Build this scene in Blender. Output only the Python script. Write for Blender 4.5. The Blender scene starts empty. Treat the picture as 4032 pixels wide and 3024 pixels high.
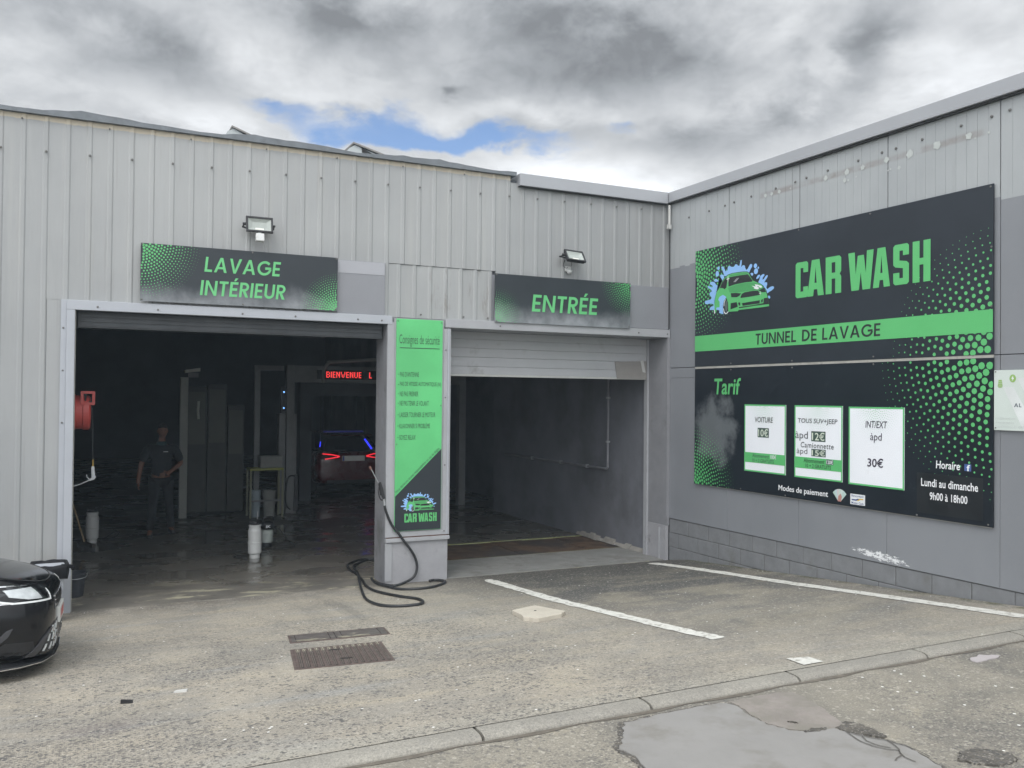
import bpy, bmesh, math, random
import numpy as np
from mathutils import Vector, Matrix
from mathutils.bvhtree import BVHTree

random.seed(7)
sc = bpy.context.scene
COL = sc.collection
PI = math.pi
R = math.radians

# ------------------------------------------------------------------ camera
def cam_axes(yaw, pitch, roll):
    cy, sy = math.cos(yaw), math.sin(yaw)
    f = Vector((sy*math.cos(pitch), cy*math.cos(pitch), math.sin(pitch)))
    r = Vector((cy, -sy, 0)); u = r.cross(f)
    cr, sr = math.cos(roll), math.sin(roll)
    return cr*r + sr*u, -sr*r + cr*u, f
cd = bpy.data.cameras.new('camera'); cam = bpy.data.objects.new('camera', cd); COL.objects.link(cam)
cr_, cu_, cf_ = cam_axes(R(25.8586), R(0.80668), R(0.55056))
mw = Matrix.Identity(4)
for i in range(3):
    mw[i][0], mw[i][1], mw[i][2] = cr_[i], cu_[i], -cf_[i]
mw[0][3], mw[1][3], mw[2][3] = -7.596, -10.506, 2.32
cam.matrix_world = mw
cd.sensor_width = 36; cd.sensor_fit = 'HORIZONTAL'; cd.lens = 3499.194/4032*36
cd.clip_start = .05; cd.clip_end = 2000
sc.camera = cam
sc.render.resolution_x, sc.render.resolution_y = 1024, 768
sc.view_settings.view_transform = 'Standard'; sc.view_settings.look = 'None'
sc.view_settings.exposure = 0.0; sc.view_settings.gamma = 1.0
sc.view_settings.use_curve_mapping = False
sc.render.engine = 'CYCLES'
sc.cycles.use_denoising = True
sc.cycles.max_bounces = 8

# ------------------------------------------------------------------ node helper
class NT:
    def __init__(s, tree): s.t = tree; s.n = tree.nodes; s.l = tree.links
    def _in(s, sock, v):
        if v is None: return
        if isinstance(v, bpy.types.NodeSocket): s.l.new(v, sock)
        elif isinstance(v, (tuple, list)):
            v = tuple(v)
            sock.default_value = v + (1.0,) if (len(v) == 3 and sock.type == 'RGBA') else v
        else:
            sock.default_value = (v, v, v, 1) if sock.type == 'RGBA' else ((v, v, v) if sock.type == 'VECTOR' else v)
    def math(s, op, a, b=None, c=None, clamp=False):
        n = s.n.new('ShaderNodeMath'); n.operation = op; n.use_clamp = clamp
        for k, v in enumerate((a, b, c)): s._in(n.inputs[k], v)
        return n.outputs[0]
    def add(s, a, b): return s.math('ADD', a, b)
    def sub(s, a, b): return s.math('SUBTRACT', a, b)
    def mul(s, a, b): return s.math('MULTIPLY', a, b)
    def vmath(s, op, a, b=None):
        n = s.n.new('ShaderNodeVectorMath'); n.operation = op
        s._in(n.inputs[0], a); s._in(n.inputs[1], b)
        return n.outputs['Value'] if op in ('DOT_PRODUCT', 'LENGTH', 'DISTANCE') else n.outputs[0]
    def sep(s, v):
        n = s.n.new('ShaderNodeSeparateXYZ'); s._in(n.inputs[0], v); return n.outputs
    def comb(s, x, y, z):
        n = s.n.new('ShaderNodeCombineXYZ')
        for k, v in enumerate((x, y, z)): s._in(n.inputs[k], v)
        return n.outputs[0]
    def noise(s, vec, scale=5, detail=4, rough=.55, dist=0.0):
        n = s.n.new('ShaderNodeTexNoise'); s._in(n.inputs['Vector'], vec)
        n.inputs['Scale'].default_value = scale; n.inputs['Detail'].default_value = detail
        n.inputs['Roughness'].default_value = rough; n.inputs['Distortion'].default_value = dist
        return n.outputs['Fac']
    def vor(s, vec, scale=5, feature='F1', out='Distance'):
        n = s.n.new('ShaderNodeTexVoronoi'); s._in(n.inputs['Vector'], vec); n.feature = feature
        n.inputs['Scale'].default_value = scale
        return n.outputs[out]
    def rng(s, v, a, b, c=0.0, d=1.0, smooth=True):
        n = s.n.new('ShaderNodeMapRange'); n.clamp = True
        if smooth: n.interpolation_type = 'SMOOTHSTEP'
        s._in(n.inputs[0], v)
        for k, x in enumerate((a, b, c, d)): n.inputs[k+1].default_value = x
        return n.outputs[0]
    def mix(s, f, a, b, typ='MIX'):
        n = s.n.new('ShaderNodeMix'); n.data_type = 'RGBA'; n.blend_type = typ
        s._in(n.inputs['Factor'], f); s._in(n.inputs['A'], a); s._in(n.inputs['B'], b)
        n2 = n
        for i in n.inputs:
            pass
        s._in(n.inputs[0], f); s._in(n.inputs[6], a); s._in(n.inputs[7], b)
        return n2.outputs[2]
    def scale(s, v, k):
        n = s.n.new('ShaderNodeVectorMath'); n.operation = 'MULTIPLY'
        s._in(n.inputs[0], v); n.inputs[1].default_value = k
        return n.outputs[0]
    def bump(s, h, strength=.3, dist=.01):
        n = s.n.new('ShaderNodeBump'); n.inputs['Strength'].default_value = strength
        n.inputs['Distance'].default_value = dist; s._in(n.inputs['Height'], h); return n.outputs[0]

# ------------------------------------------------------------------ world: Nishita sky behind a broken cloud deck
SUN_AZ, SUN_EL = 218.0, 50.0
w = bpy.data.worlds.new('World'); sc.world = w; w.use_nodes = True
nt = NT(w.node_tree)
bg = w.node_tree.nodes['Background']; bg.inputs['Strength'].default_value = .1
sky = nt.n.new('ShaderNodeTexSky'); sky.sky_type = 'NISHITA'; sky.sun_disc = False
sky.sun_elevation = R(SUN_EL); sky.sun_rotation = R(SUN_AZ)
sky.air_density = 1.0; sky.dust_density = .6; sky.ozone_density = 1.5
tc = nt.n.new('ShaderNodeTexCoord')
dx, dy, dz = nt.sep(tc.outputs['Generated'])[:3]
az = nt.mul(nt.math('ARCTAN2', dx, dy), 180/PI)
el = nt.mul(nt.math('ARCSINE', dz), 180/PI)
den = nt.add(nt.math('MAXIMUM', dz, 0.0), .16)
q = nt.scale(tc.outputs['Generated'], (1.0, 1.0, 1.75))
# wobble the lookup so that cloud masses have ragged edges
nA = nt.noise(q, 6.0, 9, .58, .25)
nB = nt.noise(nt.vmath('ADD', q, (7.3, 2.1, 0.0)), 5.0, 8, .58, .3)
nC = nt.noise(nt.vmath('ADD', q, (1.7, 9.4, 0.0)), 15.0, 8, .6, .2)
azw = nt.add(az, nt.mul(nt.sub(nB, .5), 14.0))
elw = nt.add(el, nt.mul(nt.sub(nA, .5), 6.0))
def gauss(a0, e0, sa, se, amp):
    a = nt.mul(nt.sub(azw, a0), 1/sa); e = nt.mul(nt.sub(elw, e0), 1/se)
    r2 = nt.add(nt.mul(a, a), nt.mul(e, e))
    return nt.mul(nt.math('EXPONENT', nt.mul(r2, -1.0)), amp)
def total(lst):
    s_ = None
    for g_ in lst:
        v = gauss(*g_); s_ = v if s_ is None else nt.add(s_, v)
    return s_
clouds = [(25, 23.2, 11, 3.6, -.31), (39, 20.8, 5.5, 2.0, -.18), (33, 20.8, 5, 2.2, -.24), (38, 16.2, 6.0, 1.9, -.27), (43.5, 16.6, 4, 1.3, -.14), (47.8, 20.0, 2.6, 1.6, -.26),
          (2.5, 19.1, 4.6, 1.7, -.26), (15, 22.2, 3.6, 1.5, -.22), (29, 18.9, 7, 1.2, -.12), (-4, 21, 4, 2, -.10),
          (22.2, 18.4, .8, .35, -.24),
          (9, 20.4, 2.4, 1.3, .12), (53, 17.6, 3.6, 2.4, .30), (44.4, 19.3, 1.2, 2.2, .20), (30, 13.9, 6.5, 1.2, .42), (4.5, 16.4, 3.5, .8, .20),
          (26, 17.3, 5, .6, .18), (35, 13.3, 3, .8, .2), (13, 18.0, 4, .5, .10)]
bright = nt.add(nt.add(total(clouds), .72), nt.mul(nt.sub(nt.rng(nA, .34, .66), .5), .24))
bright = nt.add(bright, nt.mul(nt.sub(nt.rng(nC, .34, .66), .5), .10))
# thin bright veil round the hidden sun, behind the photographer
sunv = (math.sin(R(SUN_AZ))*math.cos(R(SUN_EL)), math.cos(R(SUN_AZ))*math.cos(R(SUN_EL)), math.sin(R(SUN_EL)))
glow = nt.rng(nt.vmath('DOT_PRODUCT', tc.outputs['Generated'], sunv), -.1, 1.0, 0, 1.5)
bright = nt.add(bright, glow)
bright = nt.math('MINIMUM', nt.math('MAXIMUM', bright, .28), 2.4)
blues = [(9.5, 16.9, 3.2, .7, 1.1), (17.5, 16.7, 4.4, .95, 1.4), (25.5, 15.7, 5.0, .8, 1.4), (31.3, 16.9, 1.6, .6, 1.1), (13.5, 15.9, 3.4, .6, 1.0), (20.5, 15.6, 3, .6, 1.0)]
gap = nt.add(total(blues), nt.mul(nt.sub(nC, .52), 1.7))
gap = nt.add(gap, nt.mul(nt.sub(nB, .5), .9))
gap = nt.rng(gap, .35, 1.45, 0, .9)
warm = nt.rng(bright, .28, .8)
tint = nt.mix(warm, (.925, .985, 1.06), (.97, 1.0, 1.035))
ccol = nt.mix(1.0, tint, nt.comb(bright, bright, bright), 'MULTIPLY')
ccol = nt.scale(ccol, (10, 10, 10))
skyc = nt.scale(sky.outputs[0], (1.12, 1.27, 1.5))
nt.l.new(nt.mix(gap, ccol, skyc), bg.inputs['Color'])

sl = bpy.data.lights.new('sun', 'SUN'); so = bpy.data.objects.new('sun', sl); COL.objects.link(so)
sl.energy = 1.25; sl.angle = R(26); sl.color = (1.0, .97, .93)
so.rotation_euler = Vector(sunv).to_track_quat('Z', 'Y').to_euler()

# ------------------------------------------------------------------ materials
MATS = {}
def material(name):
    m = bpy.data.materials.new(name); m.use_nodes = True
    return m, NT(m.node_tree), m.node_tree.nodes['Principled BSDF']
def pos(nt, obj=False):
    if obj:
        return nt.n.new('ShaderNodeTexCoord').outputs['Object']
    return nt.n.new('ShaderNodeNewGeometry').outputs['Position']
def M(name, col, rough=.6, metal=0.0, var=.12, vscale=3.0, bump=0.0, bscale=60, dirt=None, dscale=1.5, dlo=.55, dhi=.75, spec=.5, coat=0.0, emit=None, es=0.0, obj=False, alpha=None):
    """plain procedural material: base colour broken by two octave noises, optional dirt colour, fine relief"""
    if name in MATS: return MATS[name]
    m, nt, b = material(name)
    P = pos(nt, obj)
    n1 = nt.noise(P, vscale, 5, .6)
    k = nt.rng(n1, .25, .75, 1-var, 1+var, False)
    c = nt.mix(1.0, nt.comb(k, k, k), tuple(col), 'MULTIPLY')
    rr = nt.rng(nt.noise(P, vscale*2.3, 4), .3, .7, max(.02, rough*.82), min(1, rough*1.18))
    if dirt is not None:
        d = nt.rng(nt.noise(P, dscale, 7, .65), dlo, dhi)
        c = nt.mix(d, c, tuple(dirt))
        rr = nt.mix(d, nt.comb(rr, rr, rr), (.85, .85, .85))
    nt._in(b.inputs['Base Color'], c); nt._in(b.inputs['Roughness'], rr)
    b.inputs['Metallic'].default_value = metal
    b.inputs['Specular IOR Level'].default_value = spec
    if coat: b.inputs['Coat Weight'].default_value = coat; b.inputs['Coat Roughness'].default_value = .04
    if bump: nt._in(b.inputs['Normal'], nt.bump(nt.noise(P, bscale, 4), bump, .004))
    if emit is not None:
        nt._in(b.inputs['Emission Color'], tuple(emit)); b.inputs['Emission Strength'].default_value = es
    MATS[name] = m
    return m

def mat_cladding():
    m, nt, b = material('cladding_paint')
    P = pos(nt); x, y, z = nt.sep(P)[:3]
    st = nt.noise(nt.comb(nt.mul(x, 9.0), nt.mul(y, 9.0), nt.mul(z, .35)), 1.0, 5, .6)
    big = nt.noise(P, .55, 4, .5)
    c = nt.mix(nt.rng(big, .3, .7), (.288, .296, .298), (.345, .352, .350))
    c = nt.mix(nt.rng(st, .52, .78, 0, .5), c, (.38, .38, .365))
    # the raw cream strip left unpainted under the roof edge
    edge = nt.add(z, nt.mul(nt.sub(nt.noise(P, 16, 3), .5), .035))
    cream = nt.rng(edge, 5.160, 5.172)
    c = nt.mix(cream, c, (.50, .445, .35))
    # splash grime near the foot and brown drip marks at laps
    foot = nt.mul(nt.rng(z, 1.15, .2), nt.rng(nt.noise(nt.scale(P, (3, 3, 1.2)), 2.2, 6, .7), .42, .75))
    c = nt.mix(nt.mul(foot, .7), c, (.27, .265, .245))
    drip = nt.mul(nt.rng(nt.noise(nt.comb(nt.mul(x, 6.0), 0.0, nt.mul(z, 1.1)), 1.0, 6, .7), .53, .66), nt.mul(nt.rng(x, -4.0, -3.6), nt.mul(nt.rng(z, 3.2, 3.6), nt.rng(z, 4.02, 3.85))))
    c = nt.mix(nt.mul(drip, .9), c, (.20, .185, .165))
    # greyer towards the right end of the front
    grey = nt.rng(nt.add(x, nt.mul(nt.sub(nt.noise(P, 1.2, 5), .5), 1.2)), -3.4, -.5)
    c = nt.mix(nt.mul(grey, .6), c, (.245, .25, .253))
    oi = nt.n.new('ShaderNodeObjectInfo')
    k = nt.rng(oi.outputs['Random'], 0, 1, .955, 1.035, False)
    c = nt.mix(1.0, c, nt.comb(k, k, k), 'MULTIPLY')
    streak = nt.noise(nt.comb(nt.mul(x, 22.0), nt.mul(y, 9.0), nt.mul(z, .7)), 1.0, 5, .7)
    c = nt.mix(nt.mul(nt.rng(streak, .56, .75), .38), c, (.22, .215, .20))
    nt._in(b.inputs['Base Color'], c)
    b.inputs['Roughness'].default_value = .5
    nt._in(b.inputs['Normal'], nt.bump(nt.noise(nt.comb(nt.mul(x, 3.0), y, nt.mul(z, .6)), 2.0, 3), .4, .02))
    return m

def mat_side(light):
    m, nt, b = material('side_wall_light' if light else 'side_wall_paint')
    P = pos(nt); x, y, z = nt.sep(P)[:3]
    big = nt.noise(P, .8, 5, .55)
    if light:
        st = nt.noise(nt.comb(x, nt.mul(y, 12.0), nt.mul(z, .5)), 1.0, 5, .65)
        c = nt.mix(nt.rng(big, .3, .7), (.315, .331, .34), (.365, .382, .388))
        c = nt.mix(nt.rng(st, .5, .8, 0, .5), c, (.27, .285, .29))
        # grey dirt band left by an old sign rail
        band = nt.mul(nt.rng(z, 4.80, 4.83), nt.rng(z, 4.90, 4.86))
        band = nt.mul(band, nt.mul(nt.rng(y, -1.85, -1.95), nt.rng(y, -5.0, -4.9)))
        c = nt.mix(nt.mul(band, nt.rng(nt.noise(P, 4, 5, .7), .3, .65)), c, (.26, .25, .24))
    else:
        c = nt.mix(nt.rng(big, .3, .7), (.195, .203, .219), (.222, .231, .248))
        st = nt.noise(nt.comb(x, nt.mul(y, 5.0), nt.mul(z, .6)), 1.0, 6, .65)
        c = nt.mix(nt.rng(st, .55, .8, 0, .4), c, (.20, .20, .205))
        # scraped patch down to white primer
        u = nt.mul(nt.sub(y, -3.76), 1/.42); v = nt.mul(nt.sub(nt.sub(z, .675), nt.mul(nt.add(y, 3.76), .07)), 1/.05)
        rr = nt.add(nt.mul(u, u), nt.mul(v, v))
        sc_ = nt.noise(nt.comb(0.0, nt.mul(y, 14.0), nt.mul(z, 46.0)), 1.0, 6, .75)
        k = nt.rng(nt.sub(sc_, nt.mul(rr, .16)), .42, .47)
        c = nt.mix(k, c, (.74, .75, .76))
    nt._in(b.inputs['Base Color'], c)
    b.inputs['Roughness'].default_value = .55
    nt._in(b.inputs['Normal'], nt.bump(nt.noise(P, 30, 5), .12, .004))
    return m

def aggregate(nt, P, base, dark=.5, scale=62.0, chip=True, k_=None):
    """exposed stones of two sizes, each cell its own tone, some dark, a few pale, over sandy grain"""
    wear = nt.rng(nt.noise(P, 1.1, 7, .62), .34, .66)
    c = base; hh = None
    for sc_, base_thr, kd in ((scale*.8, .96, 1.0), (scale*1.7, .90, .85)):
        v = nt.n.new('ShaderNodeTexVoronoi'); nt._in(v.inputs['Vector'], P); v.inputs['Scale'].default_value = sc_
        rnd, rnd2, rnd3 = nt.sep(v.outputs['Color'])[:3]
        size = nt.rng(rnd3, 0, 1, .35, .75, False)
        inside = nt.rng(nt.sub(v.outputs['Distance'], size), .1, -.12)
        thr = nt.math('GREATER_THAN', nt.add(rnd, nt.mul(wear, .42)), base_thr)
        dk = nt.mul(nt.mul(thr, inside), dark*kd)
        if k_ is not None: dk = nt.mul(dk, k_)
        c = nt.mix(dk, c, nt.mix(rnd2, (.06, .062, .068), (.17, .155, .135)))
        pale = nt.mul(nt.math('LESS_THAN', rnd, .12), nt.mul(inside, .35 if chip else .12))
        c = nt.mix(pale, c, (.46, .43, .37))
        if hh is None: hh = v.outputs['Distance']
    chips = nt.n.new('ShaderNodeTexVoronoi'); nt._in(chips.inputs['Vector'], P); chips.inputs['Scale'].default_value = 19.0
    ch = nt.mul(nt.math('GREATER_THAN', nt.sep(chips.outputs['Color'])[2], .965), nt.math('LESS_THAN', chips.outputs['Distance'], .17))
    if chip: c = nt.mix(ch, c, (.74, .73, .70))
    k = nt.rng(nt.noise(P, 95, 3, .75), .28, .72, .74, 1.24, False)
    c = nt.mix(1.0, c, nt.comb(k, k, k), 'MULTIPLY')
    return c, hh

def mat_forecourt():
    m, nt, b = material('forecourt_surface')
    P = pos(nt); x, y, z = nt.sep(P)[:3]
    big = nt.noise(P, .8, 6, .6, .4)
    streak = nt.noise(nt.comb(nt.mul(x, .55), nt.mul(y, 3.2), 0.0), 1.0, 6, .62, .3)
    c = nt.mix(nt.rng(big, .36, .66), (.252, .232, .198), (.335, .303, .25))
    c = nt.mix(nt.rng(streak, .45, .75, 0, .75), c, (.355, .313, .243))
    c = nt.mix(nt.rng(streak, .47, .25, 0, .6), c, (.275, .28, .275))
    blot = nt.noise(nt.vmath('ADD', P, (11.0, 3.0, 0)), 2.6, 7, .68, .4)
    c = nt.mix(nt.rng(blot, .48, .66, 0, .38), c, (.20, .195, .18))
    c = nt.mix(nt.rng(blot, .46, .30, 0, .35), c, (.385, .343, .258))
    # wet runs and tyre tracks drawn out towards the gate
    runs = nt.noise(nt.comb(nt.mul(x, 3.4), nt.mul(y, .45), 4.0), 1.0, 6, .6, .4)
    c = nt.mix(nt.mul(nt.rng(runs, .54, .70), nt.rng(y, -5.2, -2.0, 0, .5)), c, (.14, .135, .125))
    # tarmac laid between the lane lines, worn pale towards the kerb
    wob = nt.mul(nt.sub(nt.noise(P, 1.6, 6, .65), .5), .9)
    xe = nt.add(x, nt.mul(wob, .35)); ye = nt.add(y, wob)
    lane = nt.mul(nt.rng(xe, -3.3, -2.9), nt.rng(xe, .1, -.25))
    tar = nt.mul(lane, nt.rng(ye, -5.0, -2.2))
    tar2 = nt.mul(nt.rng(xe, -3.9, -2.6), nt.mul(nt.rng(ye, -5.7, -4.4), .55))
    tarm = nt.math('MAXIMUM', tar, tar2)
    tanp = nt.rng(nt.noise(nt.comb(nt.mul(x, .8), nt.mul(y, 1.5), 9.0), 1.35, 7, .62, .3), .44, .62)
    tcol = nt.mix(tanp, (.075, .074, .072), (.195, .178, .142))
    c = nt.mix(nt.mul(tarm, .92), c, tcol)
    # old oil and water stains along the thresholds
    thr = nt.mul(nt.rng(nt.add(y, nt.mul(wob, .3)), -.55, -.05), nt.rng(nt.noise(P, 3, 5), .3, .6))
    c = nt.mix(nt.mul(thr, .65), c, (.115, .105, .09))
    gate_dark = nt.mul(nt.rng(ye, -2.9, -.4), nt.rng(x, -4.6, -2.6))  # extra darkening towards the gate, stronger on the right
    c = nt.mix(nt.mul(gate_dark, .82), c, (.058, .056, .052))
    stain = nt.rng(nt.noise(nt.vmath('ADD', P, (3.1, 4.4, 0)), 1.5, 7, .7), .63, .72)
    c = nt.mix(nt.mul(stain, .45), c, (.18, .165, .15))
    u = nt.mul(nt.add(x, 7.45), 1/.24); v = nt.mul(nt.add(y, 4.78), 1/.16)
    spot = nt.rng(nt.add(nt.add(nt.mul(u, u), nt.mul(v, v)), nt.mul(nt.sub(nt.noise(P, 11, 7, .75), .5), 5.0)), 1.4, .1)
    c = nt.mix(nt.mul(spot, .5), c, (.16, .14, .135))
    hau = nt.rng(nt.add(y, nt.mul(wob, .05)), -5.72, -5.80)
    c = nt.mix(nt.mul(hau, .6), c, (.30, .283, .242))
    # moss in the angle under the side wall
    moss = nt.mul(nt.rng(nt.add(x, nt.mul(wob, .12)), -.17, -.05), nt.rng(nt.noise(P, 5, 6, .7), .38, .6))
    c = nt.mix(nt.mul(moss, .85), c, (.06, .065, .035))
    kk = nt.mul(nt.rng(nt.add(x, wob), -2.6, -5.2, .35, 1.0), nt.rng(ye, -1.2, -3.4, .45, 1.0))
    c, h = aggregate(nt, P, c, .85, 54, True, kk)
    nt._in(b.inputs['Base Color'], c); b.inputs['Roughness'].default_value = .86
    b.inputs['Specular IOR Level'].default_value = .3
    hh = nt.add(nt.mul(h, .6), nt.noise(P, 40, 5, .7))
    nt._in(b.inputs['Normal'], nt.bump(hh, .45, .006))
    return m

def mat_kerb():
    m, nt, b = material('kerb_concrete')
    P = pos(nt)
    c = nt.mix(nt.rng(nt.noise(P, 2.2, 6, .62), .35, .66), (.222, .21, .184), (.28, .264, .228))
    c = nt.mix(nt.rng(nt.noise(P, 6, 6, .7), .56, .7, 0, .5), c, (.23, .22, .20))
    c, h = aggregate(nt, P, c, .25, 85, False)
    nt._in(b.inputs['Base Color'], c); b.inputs['Roughness'].default_value = .85
    nt._in(b.inputs['Normal'], nt.bump(nt.add(nt.mul(h, .5), nt.noise(P, 45, 5, .7)), .4, .005))
    return m

def mat_road():
    m, nt, b = material('road_surface')
    P = pos(nt); x, y, z = nt.sep(P)[:3]
    big = nt.noise(P, 1.3, 6, .62, .3)
    c = nt.mix(nt.rng(big, .36, .64), (.165, .155, .135), (.25, .23, .19))
    c = nt.mix(nt.rng(nt.noise(P, 2.6, 6, .65), .58, .72, 0, .75), c, (.345, .305, .225))
    c = nt.mix(nt.rng(nt.noise(nt.vmath('ADD', P, (5, 1, 0)), 1.7, 6), .55, .7, 0, .6), c, (.13, .125, .12))
    kk = nt.rng(nt.noise(P, 1.1, 5), .4, .62, .15, .75)
    c, h = aggregate(nt, P, c, .8, 56, True, kk)
    nt._in(b.inputs['Base Color'], c); b.inputs['Roughness'].default_value = .88
    b.inputs['Specular IOR Level'].default_value = .3
    nt._in(b.inputs['Normal'], nt.bump(nt.add(nt.mul(h, .8), nt.noise(P, 35, 5, .7)), .55, .008))
    return m

def mat_wetfloor():
    m, nt, b = material('wet_concrete')
    P = pos(nt); x, y, z = nt.sep(P)[:3]
    big = nt.noise(nt.comb(nt.mul(x, .9), nt.mul(y, 1.2), 0.0), 1.5, 8, .66, .3)
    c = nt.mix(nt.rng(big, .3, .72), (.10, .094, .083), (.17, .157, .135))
    # chalky lime tide marks near the doorway
    near = nt.rng(y, 1.5, .15)
    lime = nt.mul(nt.rng(nt.noise(nt.comb(nt.mul(x, 1.3), nt.mul(y, 2.6), 0.0), 1.25, 8, .68, .3), .52, .62), near)
    c = nt.mix(nt.mul(lime, .85), c, (.40, .375, .27))
    c = nt.mix(nt.mul(nt.rng(nt.noise(nt.comb(x, nt.mul(y, 2.6), 3.0), 2.2, 6, .7), .55, .66), nt.rng(y, 4.5, .8, 0, .6)), c, (.20, .185, .16))
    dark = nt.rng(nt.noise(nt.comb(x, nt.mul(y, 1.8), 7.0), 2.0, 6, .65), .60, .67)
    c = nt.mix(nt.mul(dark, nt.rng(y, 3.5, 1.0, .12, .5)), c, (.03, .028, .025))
    wet = nt.rng(nt.noise(nt.comb(x, nt.mul(y, 1.5), 1.0), 1.0, 5, .55), .42, .62)
    wet = nt.mul(nt.rng(wet, 0, 1, .35, 1.0), nt.rng(y, .25, 1.0))
    rgh = nt.rng(wet, 0, 1, .62, .10, False)
    nt._in(b.inputs['Base Color'], c); nt._in(b.inputs['Roughness'], rgh)
    rip = nt.mul(nt.noise(P, 25, 5, .65), nt.sub(1.0, nt.mul(wet, .9)))
    nt._in(b.inputs['Normal'], nt.bump(rip, .16, .005))
    return m

def mat_sign(name, col, fade_lo=None, fade_hi=None, fogcol=(.30, .33, .34), amount=.75, smudge=False):
    """printed aluminium panel; lime haze climbs from the lower edge with a ragged outline"""
    m, nt, b = material(name)
    P = pos(nt); x, y, z = nt.sep(P)[:3]
    c = nt.mix(nt.rng(nt.noise(P, 1.1, 4), .3, .7), tuple(k*.9 for k in col), tuple(k*1.12 for k in col))
    d = None
    if fade_lo is not None:
        edge = nt.add(z, nt.mul(nt.sub(nt.noise(nt.comb(nt.mul(x, 1.6), nt.mul(y, 1.6), nt.mul(z, 1.2)), 1.7, 6, .6), .5), .42))
        d = nt.mul(nt.rng(edge, fade_hi, fade_lo), amount)
        d = nt.mul(d, nt.rng(nt.noise(P, 5, 5, .6), .25, .7, .55, 1.0))
    if smudge:
        u = nt.mul(nt.add(y, 1.06), 1/.5); v = nt.mul(nt.sub(z, 1.88), 1/.55)
        r2 = nt.add(nt.mul(u, u), nt.mul(v, v))
        d = nt.mul(nt.rng(nt.add(r2, nt.mul(nt.sub(nt.noise(P, 3.2, 7, .68), .5), 2.6)), .95, .1), .30)
        d = nt.add(d, nt.mul(nt.rng(nt.noise(P, 2.2, 7, .7), .58, .8), .06))
    if d is not None: c = nt.mix(d, c, fogcol)
    nt._in(b.inputs['Base Color'], c)
    rgh = nt.rng(nt.noise(P, 3, 4), .3, .7, .30, .42)
    if d is not None: rgh = nt.add(rgh, nt.mul(d, .5))
    nt._in(b.inputs['Roughness'], rgh); b.inputs['Specular IOR Level'].default_value = .26
    nt._in(b.inputs['Normal'], nt.bump(nt.noise(P, 1.6, 3), .08, .03))
    return m

cladding = mat_cladding(); side_light = mat_side(True); side_paint = mat_side(False)
forecourt_m = mat_forecourt(); road_m = mat_road(); wet_m = mat_wetfloor()
trim_alu = M('pale_aluminium_trim', (.37, .388, .42), .42, .0, .06, 2.0, dirt=(.35, .35, .36), dscale=2.5, dlo=.58, dhi=.8)
trim_grey = M('grey_painted_trim', (.33, .335, .35), .5, 0, .08, 3.0, dirt=(.2, .2, .2), dscale=2.0, dlo=.6, dhi=.8)
fascia_m = M('fascia_grey', (.33, .34, .36), .4, 0, .05, 1.0)
pillar_m = M('pillar_grey', (.30, .30, .315), .7, 0, .1, 4, bump=.5, bscale=45, dirt=(.16, .155, .15), dscale=2.2, dlo=.58, dhi=.75)
reveal_m = M('reveal_grey', (.21, .212, .225), .7, 0, .12, 3, bump=.3, bscale=40, dirt=(.12, .12, .12), dscale=1.8)
felt_m = M('roof_felt', (.15, .165, .18), .8, 0, .2, 8, bump=.4, bscale=30, dirt=(.42, .43, .43), dscale=9, dlo=.66, dhi=.72)
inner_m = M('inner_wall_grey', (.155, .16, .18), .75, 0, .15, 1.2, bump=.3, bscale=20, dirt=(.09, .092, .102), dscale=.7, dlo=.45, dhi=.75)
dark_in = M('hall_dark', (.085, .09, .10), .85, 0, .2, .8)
block_m = M('painted_block', (.18, .185, .193), .7, 0, .12, 5, bump=.5, bscale=70, dirt=(.15, .15, .145), dscale=2.4)
mortar_m = M('mortar', (.12, .12, .12), .9, 0, .2, 9, bump=.5, bscale=40, dirt=(.05, .055, .035), dscale=4, dlo=.5, dhi=.7)
patch_m = M('patch_grey', (.225, .23, .248), .5, 0, .06, 2.0)
shutter_m = M('shutter_grey', (.43, .435, .45), .5, 0, .06, 2.0, dirt=(.25, .24, .23), dscale=2)
shutter_fix = M('shutter_repair', (.27, .255, .24), .6, 0, .1, 6)
steel_m = M('dull_steel', (.40, .41, .42), .4, .7, .1, 8)
black_pl = M('black_plastic', (.018, .018, .02), .45, 0, .2, 10)
rubber_m = M('black_rubber', (.02, .021, .023), .5, 0, .2, 20)
screw_m = M('dark_screw', (.15, .147, .14), .6, .4, .2, 30)
gap_m = M('dark_joint', (.03, .03, .03), .9, 0, .2, 10)
green_m = mat_sign('notice_green', (.115, .495, .185), 3.55, 2.75, (.38, .62, .44), 0.0)
black_m = mat_sign('sign_black', (.030, .036, .042))
black_fog = mat_sign('sign_black_limed', (.034, .040, .046), 3.27, 3.58, (.36, .38, .40), .7)
black_smudge = mat_sign('sign_black_smudged', (.012,.016,.022), smudge=True, fogcol=(.36, .39, .40))
ink_green = M('ink_green', (.105, .455, .155), .4, 0, .05, 2)
ink_green2 = M('ink_deep_green', (.07, .33, .11), .4, 0, .05, 2)
ink_white = M('ink_white', (.74, .76, .78), .45, 0, .03, 2)
ink_black = M('ink_black', (.02, .024, .026), .45, 0, .1, 2)
ink_grey = M('ink_grey', (.10, .12, .12), .45, 0, .1, 2)
ink_blue = M('ink_water_blue', (.26, .47, .80), .4, 0, .05, 2)
ink_pale = M('ink_pale_green', (.42, .62, .48), .45, 0, .05, 2)
ink_darkg = M('ink_dark_green', (.05, .085, .07), .45, 0, .1, 2)
card_m = M('card_white', (.80, .82, .86), .4, 0, .03, 2, dirt=(.58, .58, .56), dscale=3.5, dlo=.62, dhi=.8)
white_sign_m = M('white_panel', (.58, .64, .60), .4, 0, .02, 2)
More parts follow.
